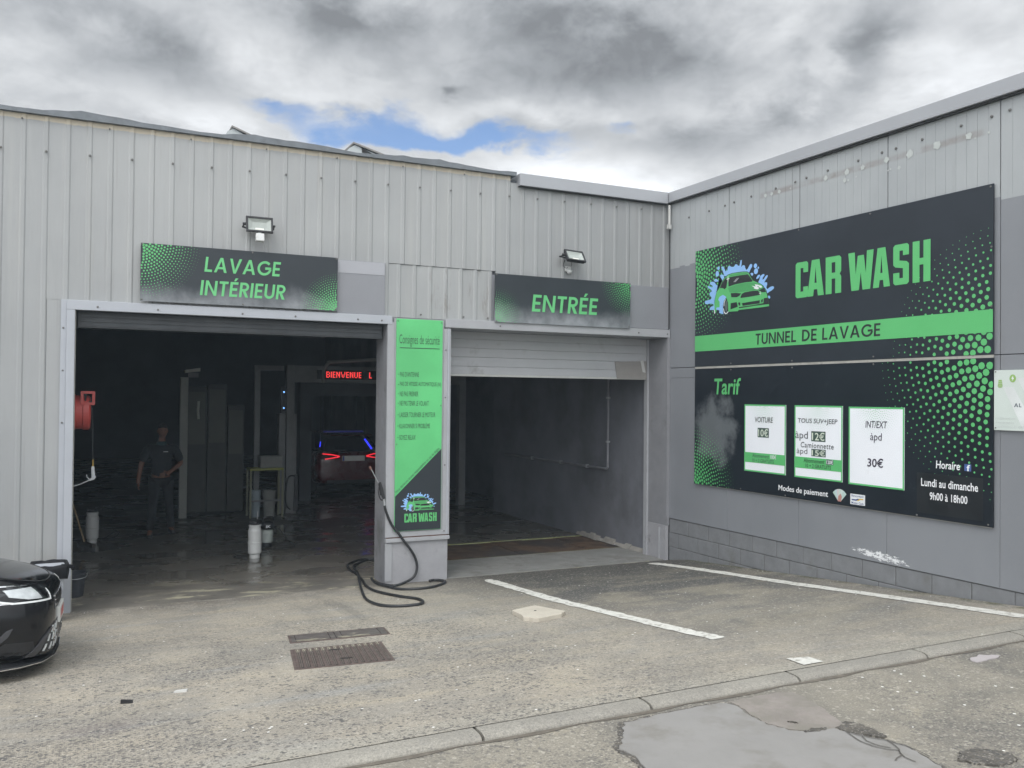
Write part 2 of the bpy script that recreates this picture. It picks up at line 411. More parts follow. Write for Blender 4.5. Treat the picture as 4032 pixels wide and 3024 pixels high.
line_paint = M('road_paint', (.58, .57, .525), .8, 0, .14, 14, bump=.5, bscale=60, dirt=(.33, .315, .28), dscale=16, dlo=.52, dhi=.62)
kerb_m = mat_kerb()
slab_m = M('pale_slab', (.47, .43, .36), .85, 0, .12, 5, bump=.5, bscale=50, dirt=(.33, .30, .25), dscale=4)
apron_m = M('apron_concrete', (.20, .20, .19), .6, 0, .15, 1.5, bump=.3, bscale=40, dirt=(.14, .135, .125), dscale=1.6, dlo=.5, dhi=.7)
roadpatch_m = M('smooth_screed', (.25, .243, .232), .95, 0, .1, 1.6, bump=.5, bscale=24, dirt=(.185, .175, .155), dscale=2.6, dlo=.45, dhi=.72, spec=.12)
pink_m = M('pinkish_screed', (.235, .21, .19), .88, 0, .22, 5, bump=.8, bscale=90, dirt=(.19, .175, .15), dscale=3, dlo=.42, dhi=.62)
def mat_hole():
    m, nt, b = material('open_ground_lip')
    P = pos(nt)
    c = nt.mix(nt.rng(nt.noise(P, 9, 6, .7), .35, .65), (.07, .064, .056), (.13, .118, .10))
    c, h = aggregate(nt, P, c, .6, 60)
    nt._in(b.inputs['Base Color'], c); b.inputs['Roughness'].default_value = .95
    nt._in(b.inputs['Normal'], nt.bump(nt.add(h, nt.noise(P, 30, 6, .75)), .9, .012))
    return m
pothole_lip_m = mat_hole()  # potholes, and the painted lip shade round the grey patch
hole_m = M('open_hole', (.10, .092, .08), .95, 0, .3, 30, bump=1.0, bscale=60)
iron_m = M('rusty_iron', (.125, .095, .085), .65, .3, .25, 12, bump=.4, bscale=60, dirt=(.16, .12, .10), dscale=9)
iron_dk = M('dark_iron', (.03, .025, .023), .8, .2, .25, 12)
silt_m = M('silt', (.50, .49, .37), .9, 0, .2, 20, bump=.5, bscale=60)
cover_m = M('worn_cover', (.135, .12, .112), .55, .35, .15, 6, dirt=(.34, .31, .25), dscale=5, dlo=.58, dhi=.7)
rustplate_m = M('rust_plate', (.115, .072, .045), .7, .2, .35, 2.2, bump=.4, bscale=30, dirt=(.05, .043, .04), dscale=1.3, dlo=.42, dhi=.6)
edge_paint = M('worn_yellow_edge', (.27, .29, .14), .8, 0, .25, 12)
white_pl = M('white_plastic', (.56, .57, .56), .38, 0, .06, 6, dirt=(.42, .41, .38), dscale=5, dlo=.6, dhi=.8)
milky_m = M('milky_plastic', (.45, .49, .46), .4, 0, .06, 6)
red_pl = M('red_plastic', (.50, .075, .065), .42, 0, .12, 6, dirt=(.25, .04, .035), dscale=6, dlo=.6, dhi=.8)
brass_m = M('brass', (.50, .34, .10), .35, .8, .1, 20)
wood_m = M('broom_wood', (.30, .22, .13), .7, 0, .15, 14)
yellow_m = M('faded_yellow', (.33, .34, .07), .6, 0, .2, 8)
box_m = M('grey_box', (.26, .265, .25), .6, 0, .12, 6)
post_m = M('portal_steel', (.20, .205, .205), .55, .2, .1, 5)
pale_post = M('pale_post', (.36, .37, .34), .6, 0, .1, 4)
bin_m = M('bin_grey', (.40, .42, .46), .5, 0, .1, 5)
bag_m = M('black_bag', (.010, .010, .012), .6, 0, .2, 12, spec=.2, bump=.5, bscale=16)
car_black = M('black_car_paint', (.006, .006, .007), .12, 0, .1, 3, obj=True, spec=.45)
car_red = M('dark_red_paint', (.11, .004, .006), .28, 0, .1, 3, coat=1.0, obj=True)
glass_m = M('dark_glass', (.008, .009, .011), .06, 0, .1, 3, obj=True)
chrome_m = M('bright_chrome', (.75, .75, .76), .14, 1.0, .04, 9)
lamp_m = M('headlamp_lens', (.52, .55, .56), .12, .3, .2, 14)
lampdark = M('headlamp_dark', (.03, .033, .036), .12, 0, .2, 14)
tyre_m = M('tyre', (.018, .018, .018), .8, 0, .2, 20)
alloy_m = M('alloy', (.35, .35, .36), .35, .8, .1, 9)
plate_w = M('plate_white', (.62, .63, .60), .45, 0, .04, 9)
plate_ink = M('plate_ink', (.10, .02, .02), .5, 0, .1, 9)
red_ink = M('plate_red_ink', (.45, .05, .05), .5, 0, .1, 9)
blue_ink = M('euro_blue', (.03, .08, .40), .5, 0, .1, 9)
led_red = M('red_led', (.3, .01, .01), .5, emit=(1.0, .06, .06), es=1.8)
tail_red = M('tail_lamp', (.3, .01, .01), .3, emit=(1.0, .03, .05), es=1.1)
blue_glint_m = M('blue_lamp', (.05, .1, .4), .4, emit=(.03, .04, 1.0), es=1.5)  # glow for the added bars that stand in for reflections on the red car
blue_spot = M('blue_signal', (.2, .4, .8), .4, emit=(.22, .5, 1.0), es=2.0)
lens_m = M('flood_lens', (.34, .37, .345), .2, 0, .05, 12)
skin_m = M('skin', (.22, .105, .07), .55, 0, .08, 20)
navy_m = M('navy_cloth', (.008, .010, .014), .85, 0, .2, 20)
teal_m = M('teal_cloth', (.02, .06, .065), .85, 0, .2, 20)
hair_m = M('dark_hair', (.02, .016, .013), .7, 0, .2, 40)

# ------------------------------------------------------------------ mesh helpers
class MB:
    """collects shapes; build() links them as one mesh object"""
    def __init__(s): s.v = []; s.f = []
    def poly(s, pts, flip=False):
        b = len(s.v); s.v += [tuple(p) for p in pts]
        idx = list(range(b, b+len(pts))); s.f.append(idx[::-1] if flip else idx); return s
    def box(s, x0, x1, y0, y1, z0, z1):
        b = len(s.v)
        s.v += [(x0,y0,z0),(x1,y0,z0),(x1,y1,z0),(x0,y1,z0),(x0,y0,z1),(x1,y0,z1),(x1,y1,z1),(x0,y1,z1)]
        for f in ((0,3,2,1),(4,5,6,7),(0,1,5,4),(1,2,6,5),(2,3,7,6),(3,0,4,7)): s.f.append([b+i for i in f])
        return s
    def hexa(s, p):
        b = len(s.v); s.v += [tuple(q) for q in p]
        for f in ((0,3,2,1),(4,5,6,7),(0,1,5,4),(1,2,6,5),(2,3,7,6),(3,0,4,7)): s.f.append([b+i for i in f])
        return s
    def prism(s, pts, d):
        """pts: loop of 3-D points, d: extrusion vector"""
        b = len(s.v); n = len(pts); d = Vector(d)
        s.v += [tuple(p) for p in pts] + [tuple(Vector(p)+d) for p in pts]
        s.f.append([b+i for i in range(n)][::-1]); s.f.append([b+n+i for i in range(n)])
        for i in range(n):
            j = (i+1) % n; s.f.append([b+i, b+j, b+n+j, b+n+i])
        return s
    def lathe(s, prof, c=(0,0,0), n=20, axis='z', cap=True):
        b = len(s.v); c = Vector(c)
        for r, h in prof:
            for k in range(n):
                a = 2*PI*k/n; p = (r*math.cos(a), r*math.sin(a), h)
                if axis == 'x': p = (p[2], p[0], p[1])
                if axis == 'y': p = (p[0], p[2], p[1])
                s.v.append(tuple(c+Vector(p)))
        for i in range(len(prof)-1):
            for k in range(n):
                k2 = (k+1) % n
                s.f.append([b+i*n+k, b+i*n+k2, b+(i+1)*n+k2, b+(i+1)*n+k])
        if cap:
            s.f.append([b+k for k in range(n)][::-1]); s.f.append([b+(len(prof)-1)*n+k for k in range(n)])
        return s
    def tube(s, pts, r, n=8, cap=True):
        pts = [Vector(p) for p in pts]; b = len(s.v)
        up = None
        for i, p in enumerate(pts):
            t = (pts[min(i+1, len(pts)-1)] - pts[max(i-1, 0)]).normalized()
            if up is None:
                up = Vector((0,0,1)) if abs(t.z) < .9 else Vector((1,0,0))
            a = t.cross(up).normalized(); up = a.cross(t).normalized()
            rr = r[i] if isinstance(r, (list, tuple)) else r
            for k in range(n):
                q = 2*PI*k/n; s.v.append(tuple(p + a*rr*math.cos(q) + up*rr*math.sin(q)))
        for i in range(len(pts)-1):
            for k in range(n):
                k2 = (k+1) % n
                s.f.append([b+i*n+k, b+i*n+k2, b+(i+1)*n+k2, b+(i+1)*n+k])
        if cap:
            s.f.append([b+k for k in range(n)][::-1]); s.f.append([b+(len(pts)-1)*n+k for k in range(n)])
        return s
    def raw(s, v, f):
        b = len(s.v); s.v += [tuple(p) for p in v]; s.f += [[b+i for i in q] for q in f]; return s
    def xf(s, mat, start=0):
        s.v = s.v[:start] + [tuple(mat @ Vector(p)) for p in s.v[start:]]; return s
    def mesh(s, name, smooth=False, fix=True):
        me = bpy.data.meshes.new(name); me.from_pydata(s.v, [], s.f); me.update()
        if fix:
            bm = bmesh.new(); bm.from_mesh(me); bmesh.ops.recalc_face_normals(bm, faces=bm.faces); bm.to_mesh(me); bm.free()
        if smooth:
            for p in me.polygons: p.use_smooth = True
        return me
    def build(s, name, m, parent=None, smooth=False, world=True, bevel=0.0, fix=True):
        if parent is not None and world:
            o = wloc(parent); s.v = [(x-o.x, y-o.y, z-o.z) for x, y, z in s.v]
        me = s.mesh(name, smooth, fix); me.materials.append(m)
        ob = bpy.data.objects.new(name, me); COL.objects.link(ob)
        if parent is not None: ob.parent = parent
        if bevel: bev(ob, bevel)
        return ob
def wloc(o):
    l = Vector((0, 0, 0))
    while o is not None: l = l + o.location; o = o.parent
    return l
def bev(ob, w, seg=2):
    md = ob.modifiers.new('bevel', 'BEVEL'); md.width = w; md.segments = seg; md.limit_method = 'ANGLE'; md.angle_limit = R(40)
def tag(o, label=None, cat=None, group=None, kind=None):
    if label: o['label'] = label
    if cat: o['category'] = cat
    if group: o['group'] = group
    if kind: o['kind'] = kind
    return o
def thing(name, label, cat, loc=(0,0,0), group=None, rot=(0,0,0)):
    o = bpy.data.objects.new(name, None); COL.objects.link(o); o.location = loc; o.rotation_euler = rot
    o.empty_display_size = .1
    return tag(o, label, cat, group)
def copy_tree(o, parent=None):
    c = o.copy(); COL.objects.link(c)
    if parent is not None: c.parent = parent
    for ch in [k for k in list(o.children)]: copy_tree(ch, c)
    return c
def instance(name, me, parent, loc):
    ob = bpy.data.objects.new(name, me); COL.objects.link(ob); ob.parent = parent; ob.location = Vector(loc) - wloc(parent); return ob
def smoothpath(pts, k=6):
    pts = [Vector(p) for p in pts]; out = []
    for i in range(len(pts)-1):
        p0 = pts[max(i-1,0)]; p1 = pts[i]; p2 = pts[i+1]; p3 = pts[min(i+2,len(pts)-1)]
        for j in range(k):
            t = j/k
            out.append(.5*((2*p1)+(-p0+p2)*t+(2*p0-5*p1+4*p2-p3)*t*t+(-p0+3*p1-3*p2+p3)*t**3))
    out.append(pts[-1]); return out
def evaluated_mesh(ob):
    dg = bpy.context.evaluated_depsgraph_get(); dg.update()
    me = bpy.data.meshes.new_from_object(ob.evaluated_get(dg)); return me
# flat print: 2-D shapes mapped onto a wall plane
def PA(y0): return lambda u, v: (u, y0, v)                # on the front wall, u = world x
def PB(x0): return lambda u, v: (x0, -(u+.64), v)         # on the side wall, u = metres from the big board's near-corner edge
class Print:
    def __init__(s, pm): s.pm = pm; s.mb = MB()
    def poly(s, pts): s.mb.poly([s.pm(*p) for p in pts]); return s
    def rect(s, u0, u1, v0, v1): return s.poly([(u0,v0),(u1,v0),(u1,v1),(u0,v1)])
    def frame(s, u0, u1, v0, v1, t):
        s.rect(u0, u1, v0, v0+t); s.rect(u0, u1, v1-t, v1); s.rect(u0, u0+t, v0+t, v1-t); s.rect(u1-t, u1, v0+t, v1-t); return s
    def disc(s, u, v, ru, rv=None, n=10):
        rv = rv or ru
        return s.poly([(u+ru*math.cos(2*PI*k/n), v+rv*math.sin(2*PI*k/n)) for k in range(n)])
    def tri2d(s, V, F):
        s.mb.raw([s.pm(*p) for p in V], F); return s
    def build(s, name, m, parent): return s.mb.build(name, m, parent, fix=False)
_txt = {}
def text2d(st, bold=0.0, spacing=1.0):
    key = (st, bold, spacing)
    if key in _txt: return _txt[key]
    c = bpy.data.curves.new('t', 'FONT'); c.body = st; c.size = 1.0; c.offset = bold; c.space_character = spacing
    c.resolution_u = 3; c.fill_mode = 'FRONT'
    ob = bpy.data.objects.new('t', c); COL.objects.link(ob)
    me = evaluated_mesh(ob)
    V = np.array([v.co[:2] for v in me.vertices]) if len(me.vertices) else np.zeros((1, 2))
    F = [list(p.vertices) for p in me.polygons]
    bpy.data.objects.remove(ob); bpy.data.curves.remove(c); bpy.data.meshes.remove(me)
    _txt[key] = (V, F); return _txt[key]
def put_text(pr, st, u0, u1, v0, v1, bold=0.0, shear=0.0, spacing=1.0, rot=0.0, fit=True):
    """lettering fitted to the box u0..u1, v0..v1 (whole outline box)"""
    V, F = text2d(st, bold, spacing); V = V.copy()
    lo, hi = V.min(0), V.max(0)
    V = (V-lo)/(hi-lo)
    h = v1-v0; wd = (u1-u0) - shear*h
    P = np.empty_like(V); P[:, 0] = u0 + V[:, 0]*wd + shear*h*V[:, 1]; P[:, 1] = v0 + V[:, 1]*h
    if rot:
        c, s = math.cos(rot), math.sin(rot); Q = P - np.array([u0, v0])
        P = np.stack([u0 + Q[:,0]*c - Q[:,1]*s, v0 + Q[:,0]*s + Q[:,1]*c], 1)
    pr.tri2d([tuple(p) for p in P], F)
# wide geometric capitals
def strip(pts, t):
    """mitred stroke along pts -> list of quads"""
    n = len(pts); L = []; Rr = []
    for i in range(n):
        def nrm(a, b):
            d = Vector((b[0]-a[0], b[1]-a[1])).normalized(); return Vector((-d.y, d.x))
        if i == 0: m = nrm(pts[0], pts[1]); k = 1
        elif i == n-1: m = nrm(pts[-2], pts[-1]); k = 1
        else:
            n1, n2 = nrm(pts[i-1], pts[i]), nrm(pts[i], pts[i+1]); m = (n1+n2).normalized(); k = 1/max(.4, m.dot(n1))
        L.append((pts[i][0]+m.x*t/2*k, pts[i][1]+m.y*t/2*k)); Rr.append((pts[i][0]-m.x*t/2*k, pts[i][1]-m.y*t/2*k))
    return [[L[i], Rr[i], Rr[i+1], L[i+1]] for i in range(n-1)]
T = .165
def bx(x0, x1, y0, y1): return [(x0,y0),(x1,y0),(x1,y1),(x0,y1)]
def arc(cx, cy, rx, ry, a0, a1, n=12): return [(cx+rx*math.cos(R(a0+(a1-a0)*k/n)), cy+ry*math.sin(R(a0+(a1-a0)*k/n))) for k in range(n+1)]
GEO = {}
def geo(ch):
    if ch in GEO: return GEO[ch]
    t = T; h = t/2
    if ch == 'L': r = (.50, [bx(0,t,0,1), bx(t,.50,0,t)])
    elif ch == 'I': r = (t, [bx(0,t,0,1)])
    elif ch in 'EÉ':
        p = [bx(0,t,0,1), bx(t,.52,0,t), bx(t,.52,1-t,1), bx(t,.48,.5-h,.5+h)]
        if ch == 'É': p.append([(.22,1.06),(.34,1.06),(.48,1.26),(.30,1.26)])
        r = (.52, p)
    elif ch == 'T': r = (.58, [bx(0,.58,1-t,1), bx(.29-h,.29+h,0,1-t)])
    elif ch == 'N': r = (.76, [bx(0,t,0,1), bx(.76-t,.76,0,1), [(t,.74),(.76-t,0),(.76-t,.26),(t,1)]])
    elif ch == 'V': r = (.82, [[(0,1),(.33,0),(.41,0),(.41,.22),(.18,1)], [(.82,1),(.64,1),(.41,.22),(.41,0),(.49,0)]])
    elif ch == 'A': r = (.86, [[(0,0),(.18,0),(.43,.78),(.43,1),(.34,1)], [(.86,0),(.52,1),(.43,1),(.43,.78),(.68,0)], [(.255,.235),(.605,.235),(.56,.375),(.30,.375)]])
    elif ch == 'U': r = (.68, [bx(0,t,.34,1), bx(.68-t,.68,.34,1)] + strip(arc(.34,.34,.34-h,.34-h,180,360), t))
    elif ch == 'D': r = (.74, [bx(0,t,0,1)] + strip([(t,h),(.24,h)] + arc(.24,.5,.5-h,.5-h,-90,90)[1:] + [(t,1-h)], t))
    elif ch == 'R': r = (.60, [bx(0,t,0,1)] + strip([(t,.41+h*.9),(.30,.41+h*.9)] + arc(.30,.70,.24-h*.2,.295-h*.9,-90,90,8)[1:] + [(t,1-h)], t*.97) + [[(.21,.41),(.40,.41),(.62,0),(.42,0)]])
    elif ch == 'G': r = (.95, strip(arc(.50,.5,.5-h,.5-h,42,352,22), t) + [bx(.54,.96-t*.02,.5-h*1.1,.5+h*.9)])
    else: r = (.38, [])
    GEO[ch] = r; return r
def put_geo(pr, st, u0, u1, v0, v1, shear=0.0, gap=.13):
    """capitals of height v1-v0 squeezed between u0 and u1"""
    tot = sum(geo(c)[0] for c in st) + gap*(len(st)-1)
    h = v1-v0; k = (u1-u0-shear*h)/tot; x = 0
    for c in st:
        wd, polys = geo(c)
        for p in polys:
            pr.poly([(u0+(x+a)*k+shear*b*h, v0+b*h) for a, b in p])
        x += wd+gap
BLK = {
 'C': [[(.12,0),(.88,0),(1,.05),(1,.30),(.62,.30),(.62,.17),(.40,.17),(.40,.83),(.62,.83),(.62,.70),(1,.70),(1,.95),(.88,1),(.12,1),(0,.95),(0,.05)]],
 'A': [[(0,0),(.36,0),(.40,.18),(.5,.18),(.5,.36),(.435,.36),(.5,.80),(.5,1),(.27,1)], [(.5,.18),(.60,.18),(.64,0),(1,0),(.73,1),(.5,1),(.5,.80),(.565,.36),(.5,.36)]],
 'R': [bx(0,.39,0,1), [(.39,1),(.88,1),(1,.94),(1,.58),(.90,.51),(1,.44),(1,0),(.62,0),(.62,.40),(.39,.40),(.39,.56),(.62,.56),(.62,.84),(.39,.84)]],
 'W': [[(0,1),(.13,0),(.43,0),(.5,.46),(.57,0),(.87,0),(1,1),(.74,1),(.70,.42),(.62,.90),(.38,.90),(.30,.42),(.26,1)]],
 'S': [[(0,.05),(.12,0),(.88,0),(1,.05),(1,.50),(.86,.56),(.40,.60),(.40,.84),(.62,.84),(.62,.72),(1,.72),(1,.95),(.88,1),(.12,1),(0,.95),(0,.50),(.14,.44),(.62,.40),(.62,.16),(.40,.16),(.40,.30),(0,.30)]],
 'H': [[(0,0),(.39,0),(.39,.42),(.61,.42),(.61,0),(1,0),(1,1),(.61,1),(.61,.58),(.39,.58),(.39,1),(0,1)]],
}
def put_carwash(pr, u0, u1, v0, v1):
    # letter boxes measured on the big board, 0..1 over the words
    boxes = [('C',.000,.108),('A',.102,.240),('R',.254,.378),('W',.432,.620),('A',.615,.735),('S',.757,.862),('H',.886,1.0)]
    for c, a, b in boxes:
        for p in BLK[c]:
            pr.poly([(u0+(a+(b-a)*x)*(u1-u0), v0+y*(v1-v0)) for x, y in p])
def halftone(pr, cu, cv, rad, pitch, rmax, clip, fmin=.10, pw=1.0, rot=.35, n=8):
    """dots on rings round (cu, cv), shrinking outwards"""
    u0, u1, v0, v1 = clip; cnt = 0
    ring = 0
    while ring*pitch*.9 < rad:
        r = ring*pitch*.9; k = max(1, int(round(2*PI*r/pitch)))
        for i in range(k):
            a = 2*PI*i/k + ring*rot
            u, v = cu+r*math.cos(a), cv+r*math.sin(a)
            f = max(0, 1-r/rad)**pw
            dr = rmax*f
            if dr < rmax*fmin: continue
            uu0, uu1, vv0, vv1 = u-dr, u+dr, v-dr, v+dr
            if u < u0+dr*.3 or u > u1-dr*.3 or v < v0+dr*.3 or v > v1-dr*.3: continue
            pts = [(min(max(u+dr*math.cos(2*PI*j/n), u0), u1), min(max(v+dr*math.sin(2*PI*j/n), v0), v1)) for j in range(n)]
            pr.poly(pts); cnt += 1
        ring += 1
    return cnt

# ------------------------------------------------------------------ ground heights
def gz(x, y):
    if y >= 0: return 0.0
    return (.045+.0104*x)*min(1.0, -y/.5) - .083*y
ROADZ = .500
def rz(x, y=0): return ROADZ + .0104*x

def grid(name, x0, x1, y0, y1, nx, ny, zf, m, kind='structure'):
    mb = MB()
    for j in range(ny+1):
        for i in range(nx+1):
            x = x0+(x1-x0)*i/nx; y = y0+(y1-y0)*j/ny; mb.v.append((x, y, zf(x, y)))
    for j in range(ny):
        for i in range(nx):
            a = j*(nx+1)+i; mb.f.append([a, a+1, a+nx+2, a+nx+1])
    o = mb.build(name, m, smooth=True, fix=False); o['kind'] = kind; return o

KY = -5.945          # back edge of the kerb
grid('forecourt', -30, 0, KY, 0, 60, 24, gz, forecourt_m)
road = MB()
for (x0, x1, y0, y1) in ((-120, 0, -140, -6.06), (0, 120, -140, -9.02)):
    road.poly([(x0,y0,rz(x0)),(x1,y0,rz(x1)),(x1,y1,rz(x1)),(x0,y1,rz(x0))])
road.build('road', road_m, fix=False)['kind'] = 'structure'
MB().poly([(-160,-150,-1.6),(160,-150,-1.6),(160,150,-1.6),(-160,150,-1.6)]).build('ground', M('far_ground', (.20,.19,.17), .9), fix=False)['kind'] = 'structure'

# kerb: one course of stones with a rounded nose
kerb = bpy.data.objects.new('kerb', None); COL.objects.link(kerb); kerb.location = (0, KY, 0); kerb['kind'] = 'structure'
def kerb_stone(x0, x1, y0=KY):
    mb = MB(); n = len(mb.v)
    prof = [(.03,-.3),(.03,-.0005),(-.08,-.002),(-.104,-.006),(-.120,-.013),(-.130,-.024),(-.135,-.042),(-.135,-.3)]
    jit = random.uniform(-.0035,-.0025)
    a = [(x0, KY+p, gz(x0,KY)+h+jit) for p, h in prof]; b = [(x1, KY+p, gz(x1,KY)+h+jit) for p, h in prof]
    mb.v += a+b; k = len(prof)
    for i in range(k):
        j = (i+1) % k; mb.f.append([i, j, k+j, k+i])
    mb.f.append(list(range(k))); mb.f.append([k+i for i in range(k)][::-1])
    return mb.build('kerb_stone', kerb_m, kerb)
joints = [-16.0,-14.9,-13.8,-12.7,-11.6,-10.5,-9.35,-8.2,-7.05,-5.6,-4.50,-3.33,-2.13,-1.05,0.0]
for a, b in zip(joints[:-1], joints[1:]):
    kerb_stone(a+.009, b-.009)
MB().hexa([(-16,KY-.115,.1),(0,KY-.115,.1),(0,KY-.01,.1),(-16,KY-.01,.1),(-16,KY-.105,gz(-16,KY)-.035),(0,KY-.105,gz(0,KY)-.035),(0,KY-.01,gz(0,KY)-.035),(-16,KY-.01,gz(-16,KY)-.035)]).build('mortar_bed', hole_m, kerb)
# dirt line washed up against the kerb
mb = MB()
xs = [-16+.25*i for i in range(65)]
for i in range(64):
    w0, w1 = .034+.02*math.sin(i*2.1), .034+.02*math.sin((i+1)*2.1)
    mb.poly([(xs[i],KY-.128-w0,rz(xs[i])+.003),(xs[i+1],KY-.128-w1,rz(xs[i+1])+.003),(xs[i+1],KY-.125,rz(xs[i+1])+.003),(xs[i],KY-.125,rz(xs[i])+.003)])
o = mb.build('gutter_dirt', M('gutter_dirt', (.12,.105,.085), .95, 0, .3, 14, bump=.6, bscale=50), fix=False); tag(o, kind='stuff'); o['label'] = 'dark dirt washed along the kerb foot'

# repairs in the road surface
def road_sheet(name, pts, m, lift, label=None, dense=True):
    P = smoothpath(list(pts)+[pts[0]], 7) if dense else [Vector((p[0],p[1],0)) for p in pts]
    pp = []
    for k, p in enumerate(P[:-1] if dense else P):
        j = .010
        pp.append((p.x+random.uniform(-j,j), min(p.y+random.uniform(-j,j), KY-.15), rz(p.x)+lift))
    o = MB().prism([(a, b_, c_-.03) for a, b_, c_ in pp], (0, 0, .03)).build(name, m); o['kind'] = 'structure'
    if label: o['label'] = label
    return o
GP = [(-4.77,-6.19),(-4.82,-6.26),(-4.90,-6.38),(-4.99,-6.50),(-4.99,-6.70),(-5.2,-7.3),(-5.3,-8.2),(-4.4,-8.3),(-3.75,-7.6),(-3.64,-7.32),(-3.60,-7.16),(-3.61,-7.07),(-3.68,-6.93),(-3.74,-6.79),(-3.94,-6.74),(-4.04,-6.58),(-4.04,-6.41),(-4.01,-6.24),(-4.1,-6.17),(-4.45,-6.17)]
road_sheet('road_patch', [(p[0],p[1],0) for p in GP], roadpatch_m, .008, 'smooth grey screed patch in the road below the kerb')
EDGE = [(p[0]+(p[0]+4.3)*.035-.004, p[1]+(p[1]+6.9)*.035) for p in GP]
road_sheet('patch_lip_shade', [(p[0],min(p[1],-6.13),0) for p in EDGE], pothole_lip_m, .0022)  # dark rim: shade of the patch lip painted in, with a dirty ragged joint
PK = [(-4.00,-6.17),(-3.99,-6.24),(-4.02,-6.41),(-4.02,-6.57),(-3.92,-6.72),(-3.74,-6.77),(-3.63,-6.70),(-3.53,-6.37),(-3.57,-6.18)]
road_sheet('road_patch', [(p[0],p[1],0) for p in PK], pink_m, .004, 'pinkish rough patch beside the grey screed')
for pts in ([(-3.61,-6.72),(-3.74,-6.79),(-3.68,-6.91),(-3.61,-6.99),(-3.57,-6.94),(-3.57,-6.81)], [(-3.95,-6.745),(-3.88,-6.725),(-3.79,-6.75),(-3.83,-6.775)], [(-3.50,-7.38),(-3.40,-7.31),(-3.27,-7.33),(-3.19,-7.42),(-3.24,-7.51),(-3.4,-7.5)], [(-3.91,-6.58),(-3.88,-6.62),(-3.89,-6.60)]):
    road_sheet('pothole', [(p[0],p[1],0) for p in pts], pothole_lip_m, .0105)
crk = MB()
for line in ([(-3.74,-6.79),(-3.72,-6.89),(-3.68,-6.97),(-3.63,-7.03),(-3.62,-7.09),(-3.60,-7.16),(-3.61,-7.29)], [(-3.74,-6.85),(-3.77,-6.99),(-3.74,-7.11),(-3.69,-7.16),(-3.73,-7.21),(-3.81,-7.24)], [(-3.63,-7.03),(-3.66,-7.13),(-3.72,-7.21),(-3.73,-7.30)], [(-3.70,-6.93),(-3.74,-7.02),(-3.70,-7.12)]):
    L = [(p.x+random.uniform(-.004,.004), p.y+random.uniform(-.004,.004)) for p in smoothpath([(a,b,0) for a,b in line], 4)]
    for qd in strip(L, .007): crk.poly([(a,b,rz(a)+.013) for a,b in qd])
o = crk.build('road_crack', hole_m, fix=False); o['kind'] = 'structure'; o['label'] = 'fine branching cracks at the edge of the grey screed'
road_sheet('road_patch', [(-1.73,-6.19,0),(-1.61,-6.26,0),(-1.87,-6.30,0),(-1.88,-6.22,0)], M('pale_screed', (.36,.33,.33), .85), .006, 'small pale strip in the road near the right kerb')

# lane lines (worn edges)
def lane(name, pts, wd, label, end_fade=False):
    mb = MB(); P = smoothpath([(x,y,0) for x,y in pts], 10)
    L = [(p.x, p.y) for p in P]
    e = []
    for i, p in enumerate(L):
        a = L[max(i-1,0)]; b = L[min(i+1,len(L)-1)]; d = Vector((b[0]-a[0], b[1]-a[1])).normalized(); n = Vector((-d.y, d.x))
        f = 1.0
        if i < 3: f = .45+.18*i
        h1 = wd/2*f+random.uniform(-.012,.012); h2 = wd/2*f+random.uniform(-.012,.012)
        e.append(((p[0]+n.x*h1, p[1]+n.y*h1), (p[0]-n.x*h2, p[1]-n.y*h2)))
    for i in range(len(e)-1):
        mb.poly([(q[0], q[1], gz(*q)+.005) for q in (e[i][0], e[i][1], e[i+1][1], e[i+1][0])])
    o = mb.build(name, line_paint, fix=False)
    for pl in o.data.polygons:
        pass
    bm = bmesh.new(); bm.from_mesh(o.data)
    for f in bm.faces:
        if f.normal.z < 0: f.normal_flip()
    bm.to_mesh(o.data); bm.free()
    o['kind'] = 'structure'; o['label'] = label
    return o
lane('lane_line', [(-3.05,-.46),(-3.09,-1.3),(-3.13,-2.4),(-3.10,-3.2),(-3.08,-3.9),(-3.05,-4.5),(-3.02,-4.88)], .145, 'worn white lane line from the pillar towards the kerb')
lane('lane_line', [(-.62,-.44),(-.56,-.9),(-.53,-2.0),(-.53,-3.0),(-.47,-4.2),(-.44,-5.2),(-.42,-5.9)], .165, 'white lane line along the foot of the side wall')
o = MB().poly([(x,y,gz(x,y)+.006) for x,y in ((-3.13,-5.90),(-2.95,-5.90),(-2.93,-5.74),(-3.09,-5.69))]).build('lane_line', line_paint, fix=False); tag(o, 'short white paint dab beside the kerb', kind='structure')
if o.data.polygons[0].normal.z < 0: o.data.flip_normals()

# ------------------------------------------------------------------ hall floor and threshold
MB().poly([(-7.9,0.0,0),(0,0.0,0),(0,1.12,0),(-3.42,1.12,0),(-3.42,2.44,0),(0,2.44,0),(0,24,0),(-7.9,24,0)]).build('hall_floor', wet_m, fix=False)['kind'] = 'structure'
o = MB().box(-3.40,-.01,.02,1.12,-.2,.012).build('apron_slab', apron_m); o['kind'] = 'structure'; o['label'] = 'pale concrete strip across the gate threshold'

